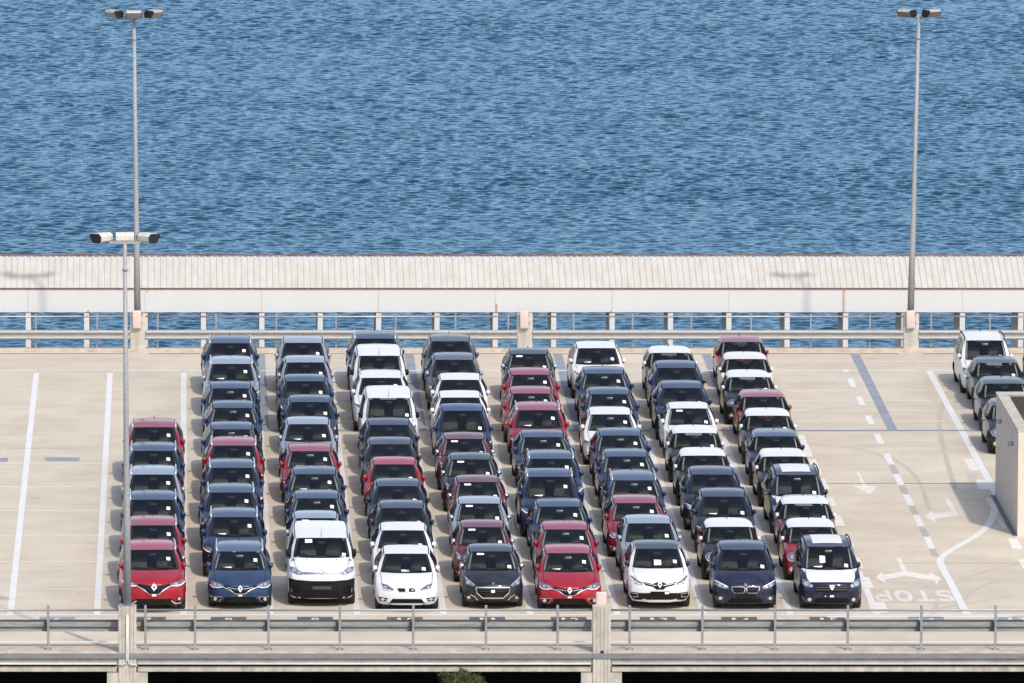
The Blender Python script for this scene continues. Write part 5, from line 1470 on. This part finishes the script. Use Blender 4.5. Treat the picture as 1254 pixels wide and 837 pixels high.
RED, BRED, DRED, NAVY, BLUE, DNAVY, ROYAL, SIL, GREY, CHAR, SLATE, WHITE, CREAM, BLACK = ['paint_'+s for s in ('red', 'bright_red', 'dark_red', 'navy', 'blue', 'deep_navy', 'royal', 'silver', 'grey', 'charcoal', 'slate', 'white', 'cream', 'black')]
CN = {RED: 'red', BRED: 'red', DRED: 'dark red', NAVY: 'navy', BLUE: 'blue', DNAVY: 'dark navy', ROYAL: 'royal blue', SIL: 'silver', GREY: 'grey', CHAR: 'charcoal', SLATE: 'slate', WHITE: 'white', CREAM: 'cream', BLACK: 'black'}
KN = {'hatch': ('hatchback', 'hatchback'), 'estate': ('estate car', 'estate car'), 'crossover': ('crossover', 'crossover'), 'small_crossover': ('small crossover', 'crossover'), 'sport_hatch': ('hatchback', 'hatchback'),
      'small_hatch': ('small hatchback', 'hatchback'), 'compact_carrier': ('compact people carrier', 'people carrier'), 'people_carrier': ('tall people carrier', 'people carrier'), 'tall_carrier': ('compact people carrier', 'people carrier'), 'large_crossover': ('large crossover', 'crossover'), 'van': ('van', 'van'), 'small_van': ('small van', 'van'), 'mini': ('round-eyed small car', 'small car')}
def c1(c): return (c, c, c, c)
def cw(c): return (c, WHITE, c, WHITE)
def cm_(c, m): return (c, c, c, m)
# rows, from the far end to the front rail: (model, photo x, photo y of the windscreen's top edge, colours, options, yaw)
K_, M_, C_, S_, P4, B4, D_, V_, KV, N_, E_ = 'crossover', 'hatch', 'small_crossover', 'sport_hatch', 'small_hatch', 'compact_carrier', 'people_carrier', 'van', 'small_van', 'mini', 'estate'
ROWS = [
 ('the red crossover by the lamp post pillar', [
  (K_, 188.7, 523.3, c1(RED), ('paper',), 0.3), (K_, 188, 552.3, c1(NAVY), (), 0.3), (K_, 187.7, 581.3, c1(SIL), (), 0), (K_, 187.4, 612.1, c1(NAVY), (), 0.4), (K_, 187.4, 643.5, c1(RED), (), 0.6), (K_, 186.4, 673.4, c1(BRED), (), 2.2)]),
 ('the blue estate car', [
  (K_, 281.9, 420.4, c1(NAVY), (), 0), (K_, 283.4, 445.8, c1(SIL), ('paper',), 0), (M_, 282.3, 475.7, c1(NAVY), (), 0.4), (M_, 285.5, 499.6, c1(NAVY), (), 0), (M_, 283.4, 525.8, c1(NAVY), (), -0.4), (K_, 286, 545.8, c1(RED), (), 0),
  (K_, 284.5, 573, c1(NAVY), (), 0.5), (K_, 283, 603.3, c1(NAVY), (), 0.3), (K_, 286.6, 633.4, c1(NAVY), ('paper',), -0.3), (E_, 293.5, 675.4, c1(BLUE), ('paper',), 0)]),
 ('the white van', [
  (C_, 370.9, 420, c1(SIL), (), 0), (C_, 374, 444, c1(SIL), (), 0.3), (C_, 373.7, 467, c1(NAVY), (), 0), (C_, 379.5, 492.5, c1(NAVY), (), 0), (C_, 377.3, 519.6, c1(SIL), ('paper',), 0.3), (M_, 380, 552.7, c1(RED), ('paper',), 0),
  (M_, 385.3, 580.8, c1(NAVY), ('paper',), 0), (M_, 388, 610.4, c1(NAVY), (), 0), (P4, 387, 634.6, c1(SIL), (), 0), (V_, 393.4, 658.8, (WHITE, WHITE, WHITE, 'black_plastic'), (), -0.4)]),
 ('the white hatchback', [
  (K_, 459.5, 414.8, c1(NAVY), (), 0), (KV, 464.5, 435.8, (WHITE, WHITE, WHITE, 'black_plastic'), (), 0), (K_, 467, 462.9, c1(WHITE), (), 0), (KV, 476.3, 487.5, (WHITE, WHITE, WHITE, 'black_plastic'), (), 0),
  (S_, 476.3, 520.4, c1(SLATE), (), 0), (S_, 477.8, 544.2, c1(SLATE), (), 0), (S_, 482.7, 568.8, c1(BRED), (), 0), (S_, 487.3, 595.4, c1(SLATE), (), 0), (S_, 492, 622.3, c1(SLATE), (), 0), (S_, 493.5, 649.6, c1(WHITE), (), 0), (S_, 497.4, 678.2, c1(WHITE), ('note',), 0)]),
 ('the charcoal hatchback with framed grille', [
  (B4, 551.2, 418.0, c1(GREY), (), 0), (B4, 556, 440.7, cm_(GREY, SIL), ('paper',), 0), (S_, 563.5, 465.3, c1(WHITE), (), 0), (S_, 563.5, 487.0, c1(WHITE), (), 0), ('tall_carrier', 566.3, 503.2, c1(ROYAL), (), 0), (P4, 568.9, 537.6, cm_(DRED, 'chrome'), (), 0),
  (P4, 576.6, 562.7, cm_(CHAR, 'chrome'), (), 0), (P4, 585.3, 590.4, cm_(DRED, 'chrome'), (), 0), (P4, 587.6, 616.7, cm_(SIL, 'chrome'), (), 0), (P4, 590.9, 645.7, cm_(DRED, 'chrome'), (), 0), (P4, 601.6, 675.4, cm_(CHAR, 'chrome'), (), 0)]),
 ('the red hatchback by the front pillar', [
  (P4, 647.7, 433.7, cm_(CHAR, 'chrome'), (), 0), (M_, 649.9, 459, c1(RED), (), 0), (M_, 650.5, 482, c1(RED), (), 0), (K_, 659, 502.5, c1(RED), ('paper',), 0), (M_, 665.2, 535.4, c1(NAVY), ('paper',), 0), (K_, 675.3, 562.0, c1(NAVY), (), 0),
  ('large_crossover', 673.4, 584.0, c1(NAVY), ('paper',), 0), (M_, 685.3, 620.5, c1(NAVY), ('paper',), 0), (M_, 692.8, 648.5, c1(RED), (), 0), (M_, 695.6, 677.5, c1(BRED), ('paper',), -0.8)]),
 ('the white crossover with black roof', [
  (C_, 730.9, 426.5, c1(WHITE), ('paper',), 0), (M_, 739.9, 457.7, c1(NAVY), ('paper',), 0), (M_, 746.6, 482.8, c1(NAVY), (), 0), (M_, 747.6, 507.6, c1(WHITE), ('paper',), 0), (M_, 759.9, 533.4, c1(NAVY), ('paper',), 0), (M_, 767.4, 559.2, c1(NAVY), ('paper',), 0),
  (E_, 776.6, 588.3, c1(NAVY), (), 0), (M_, 778.8, 616.2, c1(RED), ('paper',), 0), (C_, 794.9, 641, c1(SIL), (), 0), (C_, 804.6, 672.1, (WHITE, BLACK, WHITE, BLACK), ('note',), 0)]),
 ('the navy carrier with twin grilles', [
  (N_, 820.9, 432.3, cw(CHAR), (), 0), (B4, 828.4, 450.6, c1(NAVY), (), 0), (B4, 835.5, 475.3, c1(NAVY), (), 0), (P4, 843.9, 500.3, c1(WHITE), (), 0), (N_, 851.4, 530.4, cw(CHAR), (), 0), (N_, 861.3, 558.1, cw(CHAR), (), 0),
  (B4, 872.3, 581.2, c1(DNAVY), (), 0), (B4, 886.3, 608.3, c1(DNAVY), ('paper',), 0), (N_, 893.8, 645.3, cw(CHAR), (), 0), (B4, 910, 673.2, c1(DNAVY), (), 0)]),
 ('the carrier with white bonnet film', [
  (N_, 908, 418.9, c1(RED), (), 0), (N_, 913.4, 439.8, (CREAM, CREAM, CREAM, WHITE), (), 0), (N_, 917.7, 461.9, cw(CHAR), (), 0), (N_, 934.9, 486, c1(RED), (), 0), (N_, 940.7, 509.2, cw(SLATE), (), 0), (N_, 950, 534.4, c1(NAVY), (), 0),
  (N_, 960.7, 559.1, cw(SLATE), (), 0), (D_, 976.1, 581.5, (DNAVY, DNAVY, 'film_white', BLACK), ('film',), 0), (N_, 986.9, 616.9, cw(DRED), (), 0), (N_, 994, 645.5, cw(RED), (), 0), (D_, 1014.3, 669.4, (DNAVY, DNAVY, 'film_white', BLACK), ('film', 'note', 'paper'), 0)]),
]
ORD = ['first', 'second', 'third', 'fourth', 'fifth', 'sixth', 'seventh', 'eighth', 'ninth', 'tenth']
LEAD = ['bright red crossover with grey roof bars, behind the lamp post at the front rail', 'blue estate car with lozenge badge and silver roof bars at the front rail', 'white van with black bumper at the front rail',
        'white hatchback with wide lower slot grille at the front rail', 'charcoal hatchback with chrome framed grille at the front rail', 'bright red hatchback behind the front pillar with pink box',
        'white crossover with black roof and paper behind its windscreen, at the front rail', 'dark navy compact people carrier with twin rounded grilles at the front rail', 'tall navy people carrier with white film on bonnet and roof, at the front rail']
CAR_Y = []
for ri, (rname, cars) in enumerate(ROWS):
    n = len(cars); prev = None
    for ci, (key, px, py, colr, op, yaw) in enumerate(cars):
        k = n-1-ci
        kn, cat = KN[key]
        cname = CN.get(colr[0], '')
        if colr[1] == WHITE and colr[0] != WHITE: cname += ' white-roofed'
        lab = LEAD[ri] if k == 0 else f'{cname} {kn}, {ORD[k-1]} behind {rname}'
        o, loc, p = place_car(key, px, py, colr, lab, cat, 'vehicles parked in rows on the deck', op, yaw + random.uniform(-0.6, 0.6))
        if prev is not None:
            gap = (prev[0].y - prev[1]/2) - (loc.y + p['L']/2)
            if gap < 0.05: print('GAP row', ri+1, 'car', ci, key, round(gap, 2))
        prev = (loc, p['L'])
    # spare
for key, px, py, colr, lab, cat in (
  (D_, 1205.9, 417, (WHITE, WHITE, WHITE, WHITE), 'white tall people carrier with black roof bars, by the far rail beyond the drive lane', 'people carrier'),
  (N_, 1221, 444.5, c1(CHAR), 'dark round-eyed small car directly before the white people carrier', 'small car'),
  (N_, 1230, 469.9, c1(CHAR), 'dark round-eyed small car, second before the white people carrier', 'small car'),
  (N_, 1240.5, 496.5, c1(CHAR), 'dark round-eyed small car half hidden by the concrete parapet box', 'small car'),
  (C_, 1291, 418, c1(SIL), 'silver car by the far rail beside the white people carrier', 'crossover')):
    place_car(key, px, py, colr, lab, cat, 'vehicles parked in rows on the deck', (), random.uniform(-0.25, 0.25))
